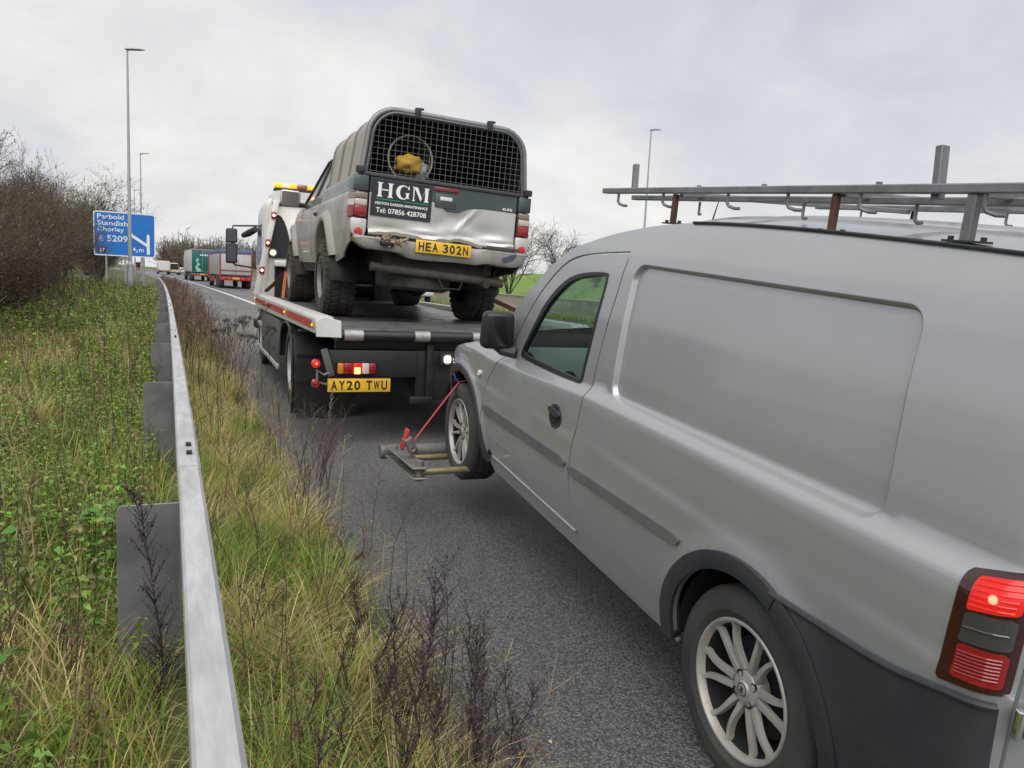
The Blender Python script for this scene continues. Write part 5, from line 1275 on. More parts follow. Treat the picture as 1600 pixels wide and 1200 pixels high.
    b = MB(); b.cyl((.45, -1.3, .43), (.45, -.6, .40), .035, n=10); b.build('exhaust', mud, P)
    b = MB(); b.span((-.5, .5, .40), (.5, 2.4, .55)); b.build('underbody', MATS['dark'], P)
    b = MB(); b.tube([(.0, -1.17, .48), (.06, -1.2, .36), (.22, -1.2, .36), (.26, -1.17, .46)], .008, 6); b.build('tow_bracket', mud, P)
    # body leans a little on its springs; the wheels stay on the deck
    th = R(2.5); M_ = Matrix.Translation((0, 0, .6)) @ Matrix.Rotation(th, 4, 'Y') @ Matrix.Translation((0, 0, -.6))
    for ch in P.children:
        if ch.name.split('.')[0] not in ('wheel', 'axle'): ch.matrix_local = M_
    return M_
LEAN = build_pickup()
PKM = Matrix.Translation((2.31, 8.08, .992)) @ Euler((R(.69), 0, R(-1.8))).to_matrix().to_4x4() @ LEAN
def pk(*p): return PKM @ Vector(p)

def load_and_straps():
    # round tub lying behind the mesh, with a yellow sack in it
    o = pk(-.30, -.98, 1.30)
    T = thing('garden_tub', 'round wire-rimmed tub lying on its side behind the canopy mesh', 'tub', o, (0, 0, R(-1.8)))
    br = mat('tub_brown', (.10, .085, .06), .8, var=.4, scale=10)
    b = MB(); b.lathe([(.150, .45), (.205, 0), (.197, 0), (.142, .44), (0, .44)], (0, -.10, .19), (0, 1, .05), 32); b.build('shell', br, T)
    b = MB(); b.tube([(.205 * math.cos(t), -.10, .19 + .205 * math.sin(t)) for t in np.linspace(0, 2 * math.pi, 33)], .009, 6, caps=False); b.build('rim', mat('tub_rim', (.28, .28, .27), .5), T)
    def sack(name, label, c, r, m_, seed):
        rng = np.random.RandomState(seed); bm = bmesh.new(); bmesh.ops.create_icosphere(bm, subdivisions=3, radius=1)
        for v in bm.verts:
            d = 1 + .18 * math.sin(v.co.x * 4 + seed) * math.cos(v.co.z * 5) + .10 * math.sin(v.co.y * 9 + v.co.x * 7) + .05 * rng.randn()
            v.co = Vector((v.co.x * r[0] * d, v.co.y * r[1] * d, v.co.z * r[2] * d))
        me = bpy.data.meshes.new(name); bm.to_mesh(me); bm.free(); me.shade_smooth()
        ob = link_mesh(name, me, m_); ob.location = c; put(ob, label, 'bag'); return ob
    sack('yellow_sack', 'crumpled yellow work bag stuffed in the tub behind the mesh', pk(-.33, -1.10, 1.44), (.125, .07, .085), mat('sack_yellow', (.62, .36, .02), .7, col2=(.40, .24, .03), scale=9), 2)
    sack('plastic_bag', 'pale grey plastic bag beside the yellow one in the tub', pk(-.20, -1.06, 1.40), (.07, .06, .085), mat('bag_grey', (.34, .36, .40), .4, var=.3, scale=20), 7)
    # lashing straps
    def strap(name, label, pts, m_, w=.045):
        b = MB(); o = Vector(pts[0]); rows = []
        for i, p in enumerate(pts):
            p = Vector(p) - o; d = (Vector(pts[min(i + 1, len(pts) - 1)]) - Vector(pts[max(0, i - 1)])).normalized(); n = d.cross(Vector((0, 1, .2))).normalized() * w / 2; t = n.cross(d).normalized() * .004
            rows.append([p - n - t, p + n - t, p + n + t, p - n + t])
        b.loft(rows); ob = b.build(name, m_, smooth=None); ob.location = o; put(ob, label, 'strap', 'straps lashing the pickup to the deck')
    brown = mat('strap_brown', (.12, .05, .03), .8, var=.3, scale=25); orange = mat('strap_orange', (.55, .16, .05), .8, var=.2, scale=25)
    strap('lashing_strap', 'dark brown lashing strap from the deck rail to the front wheel', [(1.30, 12.0, 1.12), (1.38, 11.6, 1.25), (1.50, 11.35, 1.42)], brown, .055)
    strap('lashing_strap', 'bright orange lashing strap hanging beside the front wheel of the pickup', [(1.50, 11.32, 1.42), (1.46, 11.2, 1.25), (1.43, 11.1, 1.06)], orange, .04)
    strap('lashing_strap', 'brown lashing strap running from the rear wheel across to the far deck rail', [(3.13, 8.3, 1.34), (3.35, 8.1, 1.21), (3.60, 7.9, 1.09)], brown, .05)
load_and_straps()
# ================================================================== planting
def leaf_mat(name, trans=.3, rough=.6):
    m = bpy.data.materials.new(name); m.use_nodes = True; nt = m.node_tree; N = nt.nodes.new; L = nt.links.new
    b = nt.nodes['Principled BSDF']; b.inputs['Roughness'].default_value = rough; b.inputs['Specular IOR Level'].default_value = .25
    a = N('ShaderNodeVertexColor'); a.layer_name = 'Col'; L(a.outputs[0], b.inputs['Base Color'])
    t = N('ShaderNodeBsdfTranslucent'); L(a.outputs[0], t.inputs[0]); mx = N('ShaderNodeMixShader'); mx.inputs[0].default_value = trans
    out = nt.nodes['Material Output']; L(b.outputs[0], mx.inputs[1]); L(t.outputs[0], mx.inputs[2]); L(mx.outputs[0], out.inputs[0])
    MATS[name] = m; return m
leaf_mat('blade', .36); leaf_mat('leafy', .30, .55); leaf_mat('dry_stem', .0, .8)
class Cloud:
    """many small faces collected in arrays: one mesh with a colour per piece"""
    def __init__(s): s.V = []; s.T = []; s.C = []; s.n = 0
    def add(s, V, T, C):
        V = np.asarray(V, np.float32).reshape(-1, 3); s.V.append(V); s.T.append(np.asarray(T, np.int64).reshape(-1, 3) + s.n); s.C.append(np.asarray(C, np.float32).reshape(-1, 3)); s.n += len(V)
    def build(s, name, m, parent=None):
        V = np.concatenate(s.V); T = np.concatenate(s.T); C = np.concatenate(s.C)
        me = bpy.data.meshes.new(name); me.vertices.add(len(V)); me.vertices.foreach_set('co', V.ravel())
        me.loops.add(len(T) * 3); me.loops.foreach_set('vertex_index', T.ravel().astype(np.int32))
        me.polygons.add(len(T)); me.polygons.foreach_set('loop_start', np.arange(0, len(T) * 3, 3, dtype=np.int32)); me.polygons.foreach_set('loop_total', np.full(len(T), 3, dtype=np.int32))
        me.update(calc_edges=True); me.shade_smooth()
        ca = me.color_attributes.new('Col', 'FLOAT_COLOR', 'POINT'); ca.data.foreach_set('color', np.concatenate([C, np.ones((len(C), 1), np.float32)], 1).ravel())
        return link_mesh(name, me, m, parent)
    def blades(s, P, H, W, az, lean, C, rng):
        """P (n,3) roots, heights, widths, azimuth of the lean, lean amount, colours"""
        n = len(P); d = np.stack([np.cos(az), np.sin(az), 0 * az], -1); side_a = az + np.pi / 2 + rng.normal(0, .5, n)
        sd = np.stack([np.cos(side_a), np.sin(side_a), 0 * az], -1)
        rows = []
        for t, wv in ((0, 1.), (.4, .85), (.75, .5)):
            c = P + d * (lean * H * t ** 1.8)[:, None] + np.array([0, 0, 1.])[None] * (H * t * (1 - .35 * lean * t))[:, None]
            rows += [c - sd * (W * wv / 2)[:, None], c + sd * (W * wv / 2)[:, None]]
        rows.append(P + d * (lean * H)[:, None] + np.array([0, 0, 1.])[None] * (H * (1 - .38 * lean))[:, None])
        V = np.stack(rows, 1)
        T = np.array([(0, 1, 3), (0, 3, 2), (2, 3, 5), (2, 5, 4), (4, 5, 6)])[None] + (np.arange(n) * 7)[:, None, None]
        sh = np.array([.75, .75, 1, 1, 1.05, 1.05, 1.1])
        s.add(V, T, np.repeat(C[:, None, :], 7, 1))
    def leaves(s, P, D, Lg, Wd, C, rng):
        """folded leaves: P base, D direction (n,3), length, width"""
        n = len(P); D = D / np.linalg.norm(D, axis=1)[:, None]
        up = np.tile([0, 0, 1.], (n, 1)) + rng.normal(0, .35, (n, 3)); S = np.cross(D, up); S /= np.linalg.norm(S, axis=1)[:, None] + 1e-9; U = np.cross(S, D)
        a = P; m1 = P + D * (Lg * .42)[:, None]; tip = P + D * Lg[:, None] - U * (Lg * .18)[:, None]
        l = m1 + S * (Wd / 2)[:, None] + U * (Wd * .22)[:, None]; r = m1 - S * (Wd / 2)[:, None] + U * (Wd * .22)[:, None]
        V = np.stack([a, l, tip, r, m1], 1)
        T = np.array([(0, 4, 1), (1, 4, 2), (0, 3, 4), (3, 2, 4)])[None] + (np.arange(n) * 5)[:, None, None]
        s.add(V, T, np.repeat(C[:, None, :], 5, 1))
    def stems(s, A, B, Ra, Rb, C):
        """three-sided tapering sticks from A to B"""
        A = np.asarray(A, float); B = np.asarray(B, float); n = len(A); D = B - A; D /= np.linalg.norm(D, axis=1)[:, None] + 1e-9
        ref = np.where(np.abs(D[:, 2:3]) < .9, np.array([[0, 0, 1.]]), np.array([[1., 0, 0]])); U = np.cross(D, ref); U /= np.linalg.norm(U, axis=1)[:, None]; Wv = np.cross(D, U)
        rows = []
        for P, Rr in ((A, Ra), (B, Rb)):
            for k in range(3):
                t = 2 * math.pi * k / 3; rows.append(P + (U * math.cos(t) + Wv * math.sin(t)) * np.asarray(Rr).reshape(-1, 1))
        V = np.stack(rows, 1)
        T = np.array([(0, 1, 4), (0, 4, 3), (1, 2, 5), (1, 5, 4), (2, 0, 3), (2, 3, 5)])[None] + (np.arange(n) * 6)[:, None, None]
        s.add(V, T, np.repeat(np.asarray(C, float)[:, None, :], 6, 1))
def pal(cols, w, n, rng, j=.18):
    c = np.array(cols)[rng.choice(len(cols), n, p=np.array(w) / sum(w))]; return np.clip(c * (1 + rng.normal(0, j, (n, 1))) * (1 + rng.normal(0, .06, (n, 3))), .004, 1)
GZ = np.vectorize(gz); BEND = np.vectorize(bend)
def patchy(x, y, s, seed):
    return .5 + .5 * np.sin(x * s + 1.7 * np.sin(y * s * .63 + seed) + seed) * np.cos(y * s * .8 + 1.3 * np.sin(x * s * .9 + seed * 2.1))
GREEN = (.20, .30, .052); LUSH = (.14, .265, .045); YEL = (.38, .355, .095); STRAW = (.58, .48, .25); TAN = (.38, .275, .15); BROWN = (.13, .085, .055); DARKG = (.045, .085, .018)

def sample_y(n, lo, hi, rng, k=2.0):          # denser close to the camera
    return lo + (hi - lo) * rng.random(n) ** k
def verge_grass():
    rng = np.random.RandomState(1)
    G = Cloud()
    # left of the rail: low matted grass everywhere
    n = 74000; y = sample_y(n, .5, 46, rng, 2.3); u = -.02 - rng.random(n) ** 1.25 * (1.6 + y * .16).clip(0, 5.5)
    x = u + BEND(y); P = np.stack([x, y, GZ(x, y) - .01], -1); far = np.clip(y / 10, .8, 3.2)
    g = patchy(x, y, 1.9, .4); dry = (g > .58) | (rng.random(n) < .22)
    near = np.clip((3.2 - y) / 2.2, 0, 1); dry |= rng.random(n) < near * .40
    C = pal([GREEN, LUSH, YEL], [4, 3, 3], n, rng); D_ = pal([STRAW, YEL, TAN], [4, 4, 2], n, rng); C[dry] = D_[dry]
    H = rng.uniform(.10, .30, n) * (1 + .25 * rng.random(n)); G.blades(P, H, rng.uniform(.004, .008, n) * far, rng.uniform(0, 6.28, n), rng.uniform(.25, .95, n), C, rng)
    # strip between rail and tarmac: long straw grass falling toward the road
    n = 54000; y = sample_y(n, .6, 40, rng, 2.3); w = .70; u = .10 + rng.random(n) * w * (.85 + .15 * np.sin(y * 1.3))
    u = np.where(rng.random(n) < .08, .74 + np.abs(rng.normal(0, .05, n)), u)
    x = u + BEND(y); P = np.stack([x, y, GZ(x, y) - .01], -1); far = np.clip(y / 8, .8, 3.0)
    g = patchy(x, y, 2.6, 2.2); C = pal([STRAW, YEL, TAN, GREEN], [6, 4, 2, 1.3], n, rng); wet = (g < .34); C2 = pal([GREEN, LUSH, YEL, STRAW], [4, 3, 3, 1.5], n, rng); C[wet] = C2[wet]
    H = rng.uniform(.10, .28, n) * np.where(u > .62, .6, 1.0) * (1 - .25 * np.clip((y - 8) / 10, 0, 1)); az = rng.normal(.15, 1.5, n)
    G.blades(P, H, rng.uniform(.0032, .0065, n) * far, az, rng.uniform(.30, 1.05, n), C, rng)
    # tussocks
    for k in range(130):
        left = k % 3 == 0; cy = float(sample_y(1, .9, 20, rng, 1.9)[0]); cx = (-.15 - rng.random() * 1.6) if left else rng.uniform(.14, .66)
        m = 130; a = rng.uniform(0, 6.28, m); r = np.abs(rng.normal(0, .05, m)); x = cx + BEND(cy) + r * np.cos(a); yy = cy + r * np.sin(a)
        P = np.stack([x, yy, GZ(x, yy) - .01], -1); cc = [(STRAW, YEL, TAN), (YEL, GREEN, STRAW), (LUSH, GREEN, YEL)][rng.choice(3, p=[.45, .35, .20])]
        G.blades(P, rng.uniform(.18, .40, m), rng.uniform(.004, .007, m) * max(.8, cy / 9), a + rng.normal(0, .4, m), rng.uniform(.35, 1.1, m), pal(cc, [5, 3, 2], m, rng), rng)
    put(G.build('grass', MATS['blade']), 'long green and straw-coloured grass of the verge', 'grass', kind='stuff')

def verge_herbs():
    rng = np.random.RandomState(2); K = Cloud(); S = Cloud()
    n = 5800; y = sample_y(n, 1.0, 42, rng, 1.75); u = -.12 - rng.random(n) ** 1.1 * (1.7 + y * .17).clip(0, 5.5)
    x = u + BEND(y); keep = (patchy(x, y, 1.4, 5.) > .33) & ~((y < 3.0) & (rng.random(n) < .72)); x, y, u = x[keep], y[keep], u[keep]; n = len(x)
    h = rng.uniform(.20, .48, n) * np.clip(.7 + y * .03, .7, 1.0); base = np.stack([x, y, GZ(x, y)], -1); lean = rng.normal(0, .14, (n, 2))
    top = base + np.stack([lean[:, 0] * h, lean[:, 1] * h, h], -1)
    S.stems(base, top, np.full(n, .003) * np.clip(y / 7, 1, 3), np.full(n, .0015) * np.clip(y / 7, 1, 3), pal([BROWN, DARKG, (.14, .15, .05)], [3, 3, 3], n, rng))
    tone = pal([GREEN, (.15, .265, .05), (.225, .305, .08), (.20, .22, .08), (.27, .22, .11)], [4, 4, 3, 2, 1], n, rng, .2)
    for q in range(9):
        t = .25 + .75 * (q + rng.random(n)) / 9; P = base + (top - base) * t[:, None]; far = np.clip(y / 8, 1, 2.6)
        for sgn in (0, 1):
            a = q * 1.57 + sgn * math.pi + rng.normal(0, .5, n); D = np.stack([np.cos(a), np.sin(a), rng.uniform(-.35, .25, n)], -1)
            L_ = rng.uniform(.028, .062, n) * far * (1.15 - .5 * t); c = tone * (1 + rng.normal(0, .12, (n, 1)))
            br = rng.random(n) < .05; c[br] = np.array(TAN) * .9
            K.leaves(P, D, L_, L_ * rng.uniform(.45, .62, n), np.clip(c, .01, 1), rng)
    # bare brown stems standing among the leaves
    n = 1500; y = sample_y(n, 1.0, 44, rng, 1.6); right = rng.random(n) < .42; u = np.where(right, .12 + rng.random(n) * .85, -.1 - rng.random(n) * (1.7 + y * .15).clip(0, 4.5)); x = u + BEND(y)
    b0 = np.stack([x, y, GZ(x, y)], -1); h = rng.uniform(.25, .75, n) * np.where(right, np.clip(.5 + y * .06, .5, 1.05), 1.); far = np.clip(y / 6, 1, 3.5)
    mid = b0 + np.stack([rng.normal(0, .08, n) * h, rng.normal(0, .08, n) * h, h * .55], -1); t1 = mid + np.stack([rng.normal(0, .10, n) * h, rng.normal(0, .1, n) * h, h * .45], -1)
    C = pal([BROWN, TAN, (.09, .06, .055)], [4, 2, 4], n, rng); S.stems(b0, mid, .0026 * far, .002 * far, C); S.stems(mid, t1, .002 * far, .001 * far, C)
    for q in range(7):
        t = rng.random(n); P = mid + (t1 - mid) * t[:, None]; a = rng.uniform(0, 6.28, n); E_ = P + np.stack([np.cos(a), np.sin(a), rng.uniform(.3, 1.2, n)], -1) * (rng.uniform(.03, .09, n))[:, None]
        S.stems(P, E_, .0012 * far, .0007 * far, C)
    # reddish dead willowherb thicket farther along the rail
    n = 620; y = rng.uniform(8.5, 60, n); u = .12 + rng.random(n) * .75; x = u + BEND(y); b0 = np.stack([x, y, GZ(x, y)], -1); h = rng.uniform(.35, .95, n); far = np.clip(y / 9, 1, 4)
    t1 = b0 + np.stack([rng.normal(.05, .12, n) * h, rng.normal(0, .12, n) * h, h], -1); C = pal([(.14, .085, .075), (.20, .14, .11), (.10, .07, .06)], [4, 3, 3], n, rng); S.stems(b0, t1, .003 * far, .0015 * far, C)
    for q in range(9):
        t = .35 + .65 * rng.random(n); P = b0 + (t1 - b0) * t[:, None]; a = rng.uniform(0, 6.28, n); E_ = P + np.stack([np.cos(a), np.sin(a), rng.uniform(.5, 1.6, n)], -1) * (rng.uniform(.04, .12, n))[:, None]
        S.stems(P, E_, .0015 * far, .0008 * far, C)
    put(K.build('nettle_leaves', MATS['leafy']), 'green nettle and herb leaves covering the verge', 'ground cover', kind='stuff')
    put(S.build('dry_stems', MATS['dry_stem']), 'thin brown dead stems among the verge grass', 'ground cover', kind='stuff')
    # fallen leaves and grass litter on the tarmac edge
    F = Cloud(); n = 500; y = sample_y(n, 1, 14, rng, 1.5); u = EDGE + np.abs(rng.normal(0, .18, n)); x = u + BEND(y); P = np.stack([x, y, np.full(n, .004)], -1); a = rng.uniform(0, 6.28, n)
    F.leaves(P, np.stack([np.cos(a), np.sin(a), rng.uniform(.02, .25, n)], -1), rng.uniform(.012, .035, n), rng.uniform(.006, .016, n), pal([BROWN, TAN, STRAW], [5, 3, 1], n, rng), rng)
    put(F.build('leaf_litter', MATS['leafy']), 'scraps of dead leaf along the tarmac edge', 'litter', kind='stuff')
verge_grass(); verge_herbs()

def dead_weed(seed, h, spread=.10, dense=1.0):
    """a dead dock or mugwort stalk: stem, side shoots and clinging dark seed husks"""
    rng = np.random.RandomState(seed); S = Cloud(); k = 7; pts = [np.zeros(3)]
    for i in range(k): pts.append(pts[-1] + np.array([rng.normal(0, .016), rng.normal(0, .016), h / k]))
    pts = np.array(pts); col = np.array([.060, .042, .044])
    S.stems(pts[:-1], pts[1:], np.linspace(.0042, .0018, k), np.linspace(.0038, .0012, k), np.tile(col, (k, 1)))
    A, B, HP, HD = [], [], [], []
    m = int(36 * dense)
    for i in range(m):
        t = rng.uniform(.12, 1.0); q = t * k; j = min(int(q), k - 1); p = pts[j] + (pts[j + 1] - pts[j]) * (q - j)
        a = rng.uniform(0, 6.28); L_ = rng.uniform(.04, spread) * (1.15 - .6 * t); e = p + np.array([math.cos(a) * L_ * .55, math.sin(a) * L_ * .55, L_ * rng.uniform(.6, 1.1)])
        A.append(p); B.append(e)
        for r_ in range(7):
            s = rng.uniform(.15, 1.05); HP.append(p + (e - p) * s + rng.normal(0, .004, 3)); HD.append(rng.normal(0, 1, 3) + [0, 0, .3])
    S.stems(np.array(A), np.array(B), np.full(m, .0016), np.full(m, .0009), np.tile(col, (m, 1)))
    HP = np.array(HP); n = len(HP); S.leaves(HP, np.array(HD), rng.uniform(.006, .015, n), rng.uniform(.003, .006, n), pal([(.055, .040, .044), (.085, .062, .060), (.14, .11, .10), (.03, .024, .028)], [4, 4, 1.5, 3], n, rng), rng)
    return S
ORD = 'first second third fourth fifth sixth seventh eighth ninth tenth eleventh twelfth thirteenth fourteenth fifteenth sixteenth seventeenth eighteenth nineteenth twentieth twenty-first twenty-second twenty-third twenty-fourth'.split()
def place_weeds():
    var = []
    for i, (h, sp, dn) in enumerate(((.66, .17, 1.5), (.55, .15, 1.2), (.72, .18, 1.3), (.42, .14, 1.3))):
        o = dead_weed(20 + i, h, sp, dn).build('dead_weed', MATS['dry_stem']); var.append(o)
    spots = [(.60, 1.95, 0, 1.0), (.70, 1.99, 2, .85), (.80, 1.92, 1, .95), (.66, 2.12, 1, 1.0), (.75, 1.82, 3, 1.1), (.55, 1.80, 3, 1.1), (.86, 2.08, 3, .9), (.48, 2.10, 1, .8), (.90, 1.84, 3, .8), (.62, 1.72, 3, .9),
             (.50, 2.45, 1, .8), (.62, 2.62, 3, .9), (.40, 1.75, 1, .75), (.33, 2.0, 3, .8), (.27, 1.62, 3, .9), (.69, 1.74, 1, .8), (.83, 1.98, 2, .62), (.76, 2.22, 3, 1.0), (.58, 2.22, 3, 1.05), (.93, 1.95, 3, .75), (.47, 1.92, 0, .62), (.72, 1.66, 3, .8)]
    used = set(); order = sorted(range(len(spots)), key=lambda q: spots[q][0]); rank = {q: i for i, q in enumerate(order)}
    for j, (x, y, v, s) in enumerate(spots):
        if v in used: o = var[v].copy(); COL.objects.link(o)
        else: o = var[v]; used.add(v)
        o.location = (x, y, gz(x, y) - .01); o.rotation_euler = (random.Random(j).uniform(-.10, .10), random.Random(j + 9).uniform(-.06, .12), j * 1.3); o.scale = (s,) * 3
        put(o, 'dark dead weed with seed husks between barrier and road, ' + ORD[rank[j]] + ' from the barrier', 'weed', 'dead weed stalks at the road edge')
    o = dead_weed(51, .74, .13, 3.2).build('dead_weed', MATS['dry_stem']); o.location = (-.025, 2.28, .06); o.rotation_euler = (0, -.07, 0); put(o, 'bushy dark dead weed growing against the nearest barrier post', 'weed', 'dead weed stalks at the road edge')
    # clump of bare stems at the tarmac edge further on
    rng = random.Random(4)
    for k in range(9):
        S = Cloud(); r = np.random.RandomState(70 + k); h = r.uniform(.34, .56); p = [np.zeros(3)]
        d = np.array([r.normal(.10, .14), r.normal(0, .1), 1.]); 
        for i in range(5): p.append(p[-1] + d * h / 5 + r.normal(0, .012, 3))
        p = np.array(p); col = np.tile([.085, .050, .045], (5, 1)); S.stems(p[:-1], p[1:], np.linspace(.0045, .002, 5), np.linspace(.004, .0015, 5), col)
        for i in range(7):
            q = r.randint(2, 6); a = r.uniform(0, 6.28); e = p[q] + np.array([math.cos(a) * .07, math.sin(a) * .07, .12]) * r.uniform(.6, 1.6); S.stems(p[q][None], e[None], [.0016], [.0008], [[.085, .05, .045]])
            for _ in range(3): e2 = e + r.normal(0, .03, 3) + [0, 0, .03]; S.stems(e[None], e2[None], [.001], [.0006], [[.10, .07, .06]])
        o = S.build('dead_willowherb', MATS['dry_stem']); x, y = .66 + .05 * k + r.normal(0, .03), 4.25 + .13 * k + r.normal(0, .1); x = min(x, .92); o.location = (x, y, gz(x, y)); put(o, 'bare reddish dead stem at the tarmac edge, ' + ORD[k] + ' nearest in its row', 'weed', 'bare stems at the tarmac edge')
    # dried hogweed with umbels
    def hogweed(seed, h):
        S = Cloud(); r = np.random.RandomState(seed); col = [.10, .072, .05]
        def seg(a, b, r0, r1): S.stems(np.array([a]), np.array([b]), [r0], [r1], [col])
        def umbel(p, d, sc):
            for i in range(14):
                a = i * 2.4; v = d + np.array([math.cos(a), math.sin(a), 0]) * .55 * (.4 + .6 * (i / 14)); v = v / np.linalg.norm(v) * .10 * sc; seg(p, p + v, .0012, .001)
                for q in range(5): seg(p + v, p + v + r.normal(0, .012, 3) + [0, 0, .015], .0011, .0022)
        base = np.zeros(3); lean = np.array([.30, .05, 1.]); top = base + lean / np.linalg.norm(lean) * h
        m1 = base + (top - base) * .45; seg(base, m1, .007, .005); seg(m1, top, .005, .003); umbel(top, lean, 1.1)
        for t, a, l in ((.38, .3, .45), (.5, 2.4, .4), (.6, 4.2, .34), (.72, 1.2, .28), (.45, 5.4, .42)):
            p = base + (top - base) * t; v = np.array([math.cos(a) * .7, math.sin(a) * .7, .95]); e = p + v / np.linalg.norm(v) * l * h; seg(p, e, .0035, .002); umbel(e, v, .9)
        return S
    for (x, y, s, h, lb) in ((.62, 8.6, 1, 1.02, 'tall dried umbellifer leaning out over the tarmac'), (.52, 9.0, 5, .85, 'shorter upright dried umbellifer beside the taller leaning one'), (.58, 10.6, 8, .7, 'small dried umbellifer farther along the barrier')):
        o = hogweed(s, h).build('dried_umbellifer', MATS['dry_stem']); o.location = (x, y, gz(x, y)); put(o, lb, 'weed')
    # leafy clump and broad dock leaves close by
    r = np.random.RandomState(9)
    for j, (x, y, n, sc, lb) in enumerate(((-.52, 2.15, 34, .065, 'leafy green nettle clump beside the nearest barrier post'), (-.88, 2.35, 26, .085, 'broad-leaved green clump at the left edge of the verge'), (-.30, 3.4, 60, .06, 'dense nettle clump between the two nearest barrier posts'), (-.36, 1.55, 20, .075, 'low broad-leaved clump at the bottom of the picture'))):
        K = Cloud(); P = r.normal(0, 1, (n, 3)) * [.10, .10, .0] + [0, 0, 0]; P[:, 2] = r.uniform(.06, .34, n) ; a = r.uniform(0, 6.28, n); L_ = r.uniform(.7, 1.25, n) * sc
        K.leaves(P, np.stack([np.cos(a), np.sin(a), r.uniform(-.3, .3, n)], -1), L_, L_ * .62, pal([(.11, .24, .045), (.085, .20, .04), (.14, .26, .07)], [4, 3, 2], n, r, .12), r)
        K.stems(P * [.5, .5, 0] + [0, 0, 0], P, np.full(n, .0016), np.full(n, .001), np.tile([.08, .11, .03], (n, 1)))
        o = K.build('nettle_clump', MATS['leafy']); o.location = (x, y, gz(x, y)); put(o, lb, 'plant')
place_weeds()

# ---------------------------------------------------------------- shrubs and trees
def grow(seed, stems, h, spread, lv, r0, up=.25, leafy=0, col=(.085, .058, .048), tip=(.15, .095, .080), leafcol=(.12, .07, .04), tw=.004, trunk=False):
    """branch skeleton -> (trunk cloud, twig cloud). lv: children per level"""
    rng = np.random.RandomState(seed); TR = Cloud(); TW = Cloud()
    A = {0: [], 1: []}
    def seg(k, a, b, ra, rb, t): A[k].append((a, b, ra, rb, t))
    LP = []
    def branch(p, d, L_, r, level):
        n = 4 if level < 2 else 3; pts = [p]
        for i in range(n):
            d = d + rng.normal(0, .16 if level else .10, 3) + np.array([0, 0, up * .35]); d = d / np.linalg.norm(d); q = pts[-1] + d * L_ / n
            ra = r * (1 - .75 * i / n); rb = r * (1 - .75 * (i + 1) / n); seg(0 if level == 0 else 1, pts[-1], q, max(ra, tw * .5), max(rb, tw * .5), min(1, level / 3)); pts.append(q)
        if level >= len(lv):
            if leafy:
                for i in range(leafy): LP.append(pts[rng.randint(1, n + 1)] + rng.normal(0, .03, 3))
            return
        for i in range(lv[level]):
            t = rng.uniform(.25, 1.0) * n; j = min(int(t), n - 1); s = pts[j] + (pts[j + 1] - pts[j]) * (t - j)
            dd = (pts[j + 1] - pts[j]); dd = dd / np.linalg.norm(dd); v = rng.normal(0, 1, 3); v -= dd * (v @ dd); v /= np.linalg.norm(v); nd = dd * rng.uniform(.5, 1.0) + v * rng.uniform(.5, .95)
            branch(s, nd / np.linalg.norm(nd), L_ * rng.uniform(.38, .62), r * .45, level + 1)
    for k in range(stems):
        a = 6.28 * k / stems + rng.uniform(-.4, .4); p = np.array([math.cos(a), math.sin(a), 0]) * rng.uniform(0, .25) * spread
        d = np.array([math.cos(a) * spread * rng.uniform(.2, .8), math.sin(a) * spread * rng.uniform(.2, .8), 1.0]); branch(p, d / np.linalg.norm(d), h * rng.uniform(.60, .92), r0, 0)
    for k, cl in ((0, TR), (1, TW)):
        if not A[k]: continue
        a = np.array([s[0] for s in A[k]]); b = np.array([s[1] for s in A[k]]); t = np.array([s[4] for s in A[k]])[:, None]
        C = np.array(col) * (1 - t) + np.array(tip) * t; C = C * (1 + rng.normal(0, .15, (len(C), 1)))
        cl.stems(a, b, [s[2] for s in A[k]], [s[3] for s in A[k]], np.clip(C, .01, 1))
    if LP:
        LP = np.array(LP); n = len(LP); TW.leaves(LP, rng.normal(0, 1, (n, 3)), rng.uniform(.05, .09, n), rng.uniform(.03, .05, n), pal([leafcol, tuple(np.array(leafcol) * 1.5), tuple(np.array(leafcol) * .6)], [4, 2, 3], n, rng), rng)
    return TR, TW
def woody(name, label, cat, clouds, loc, rz, sc, group):
    T = thing(name, label, cat, loc, (0, 0, rz), group); T.scale = sc
    clouds[0].build('trunk', MATS['dry_stem'], T); clouds[1].build('crown', MATS['leafy'], T)
    return T
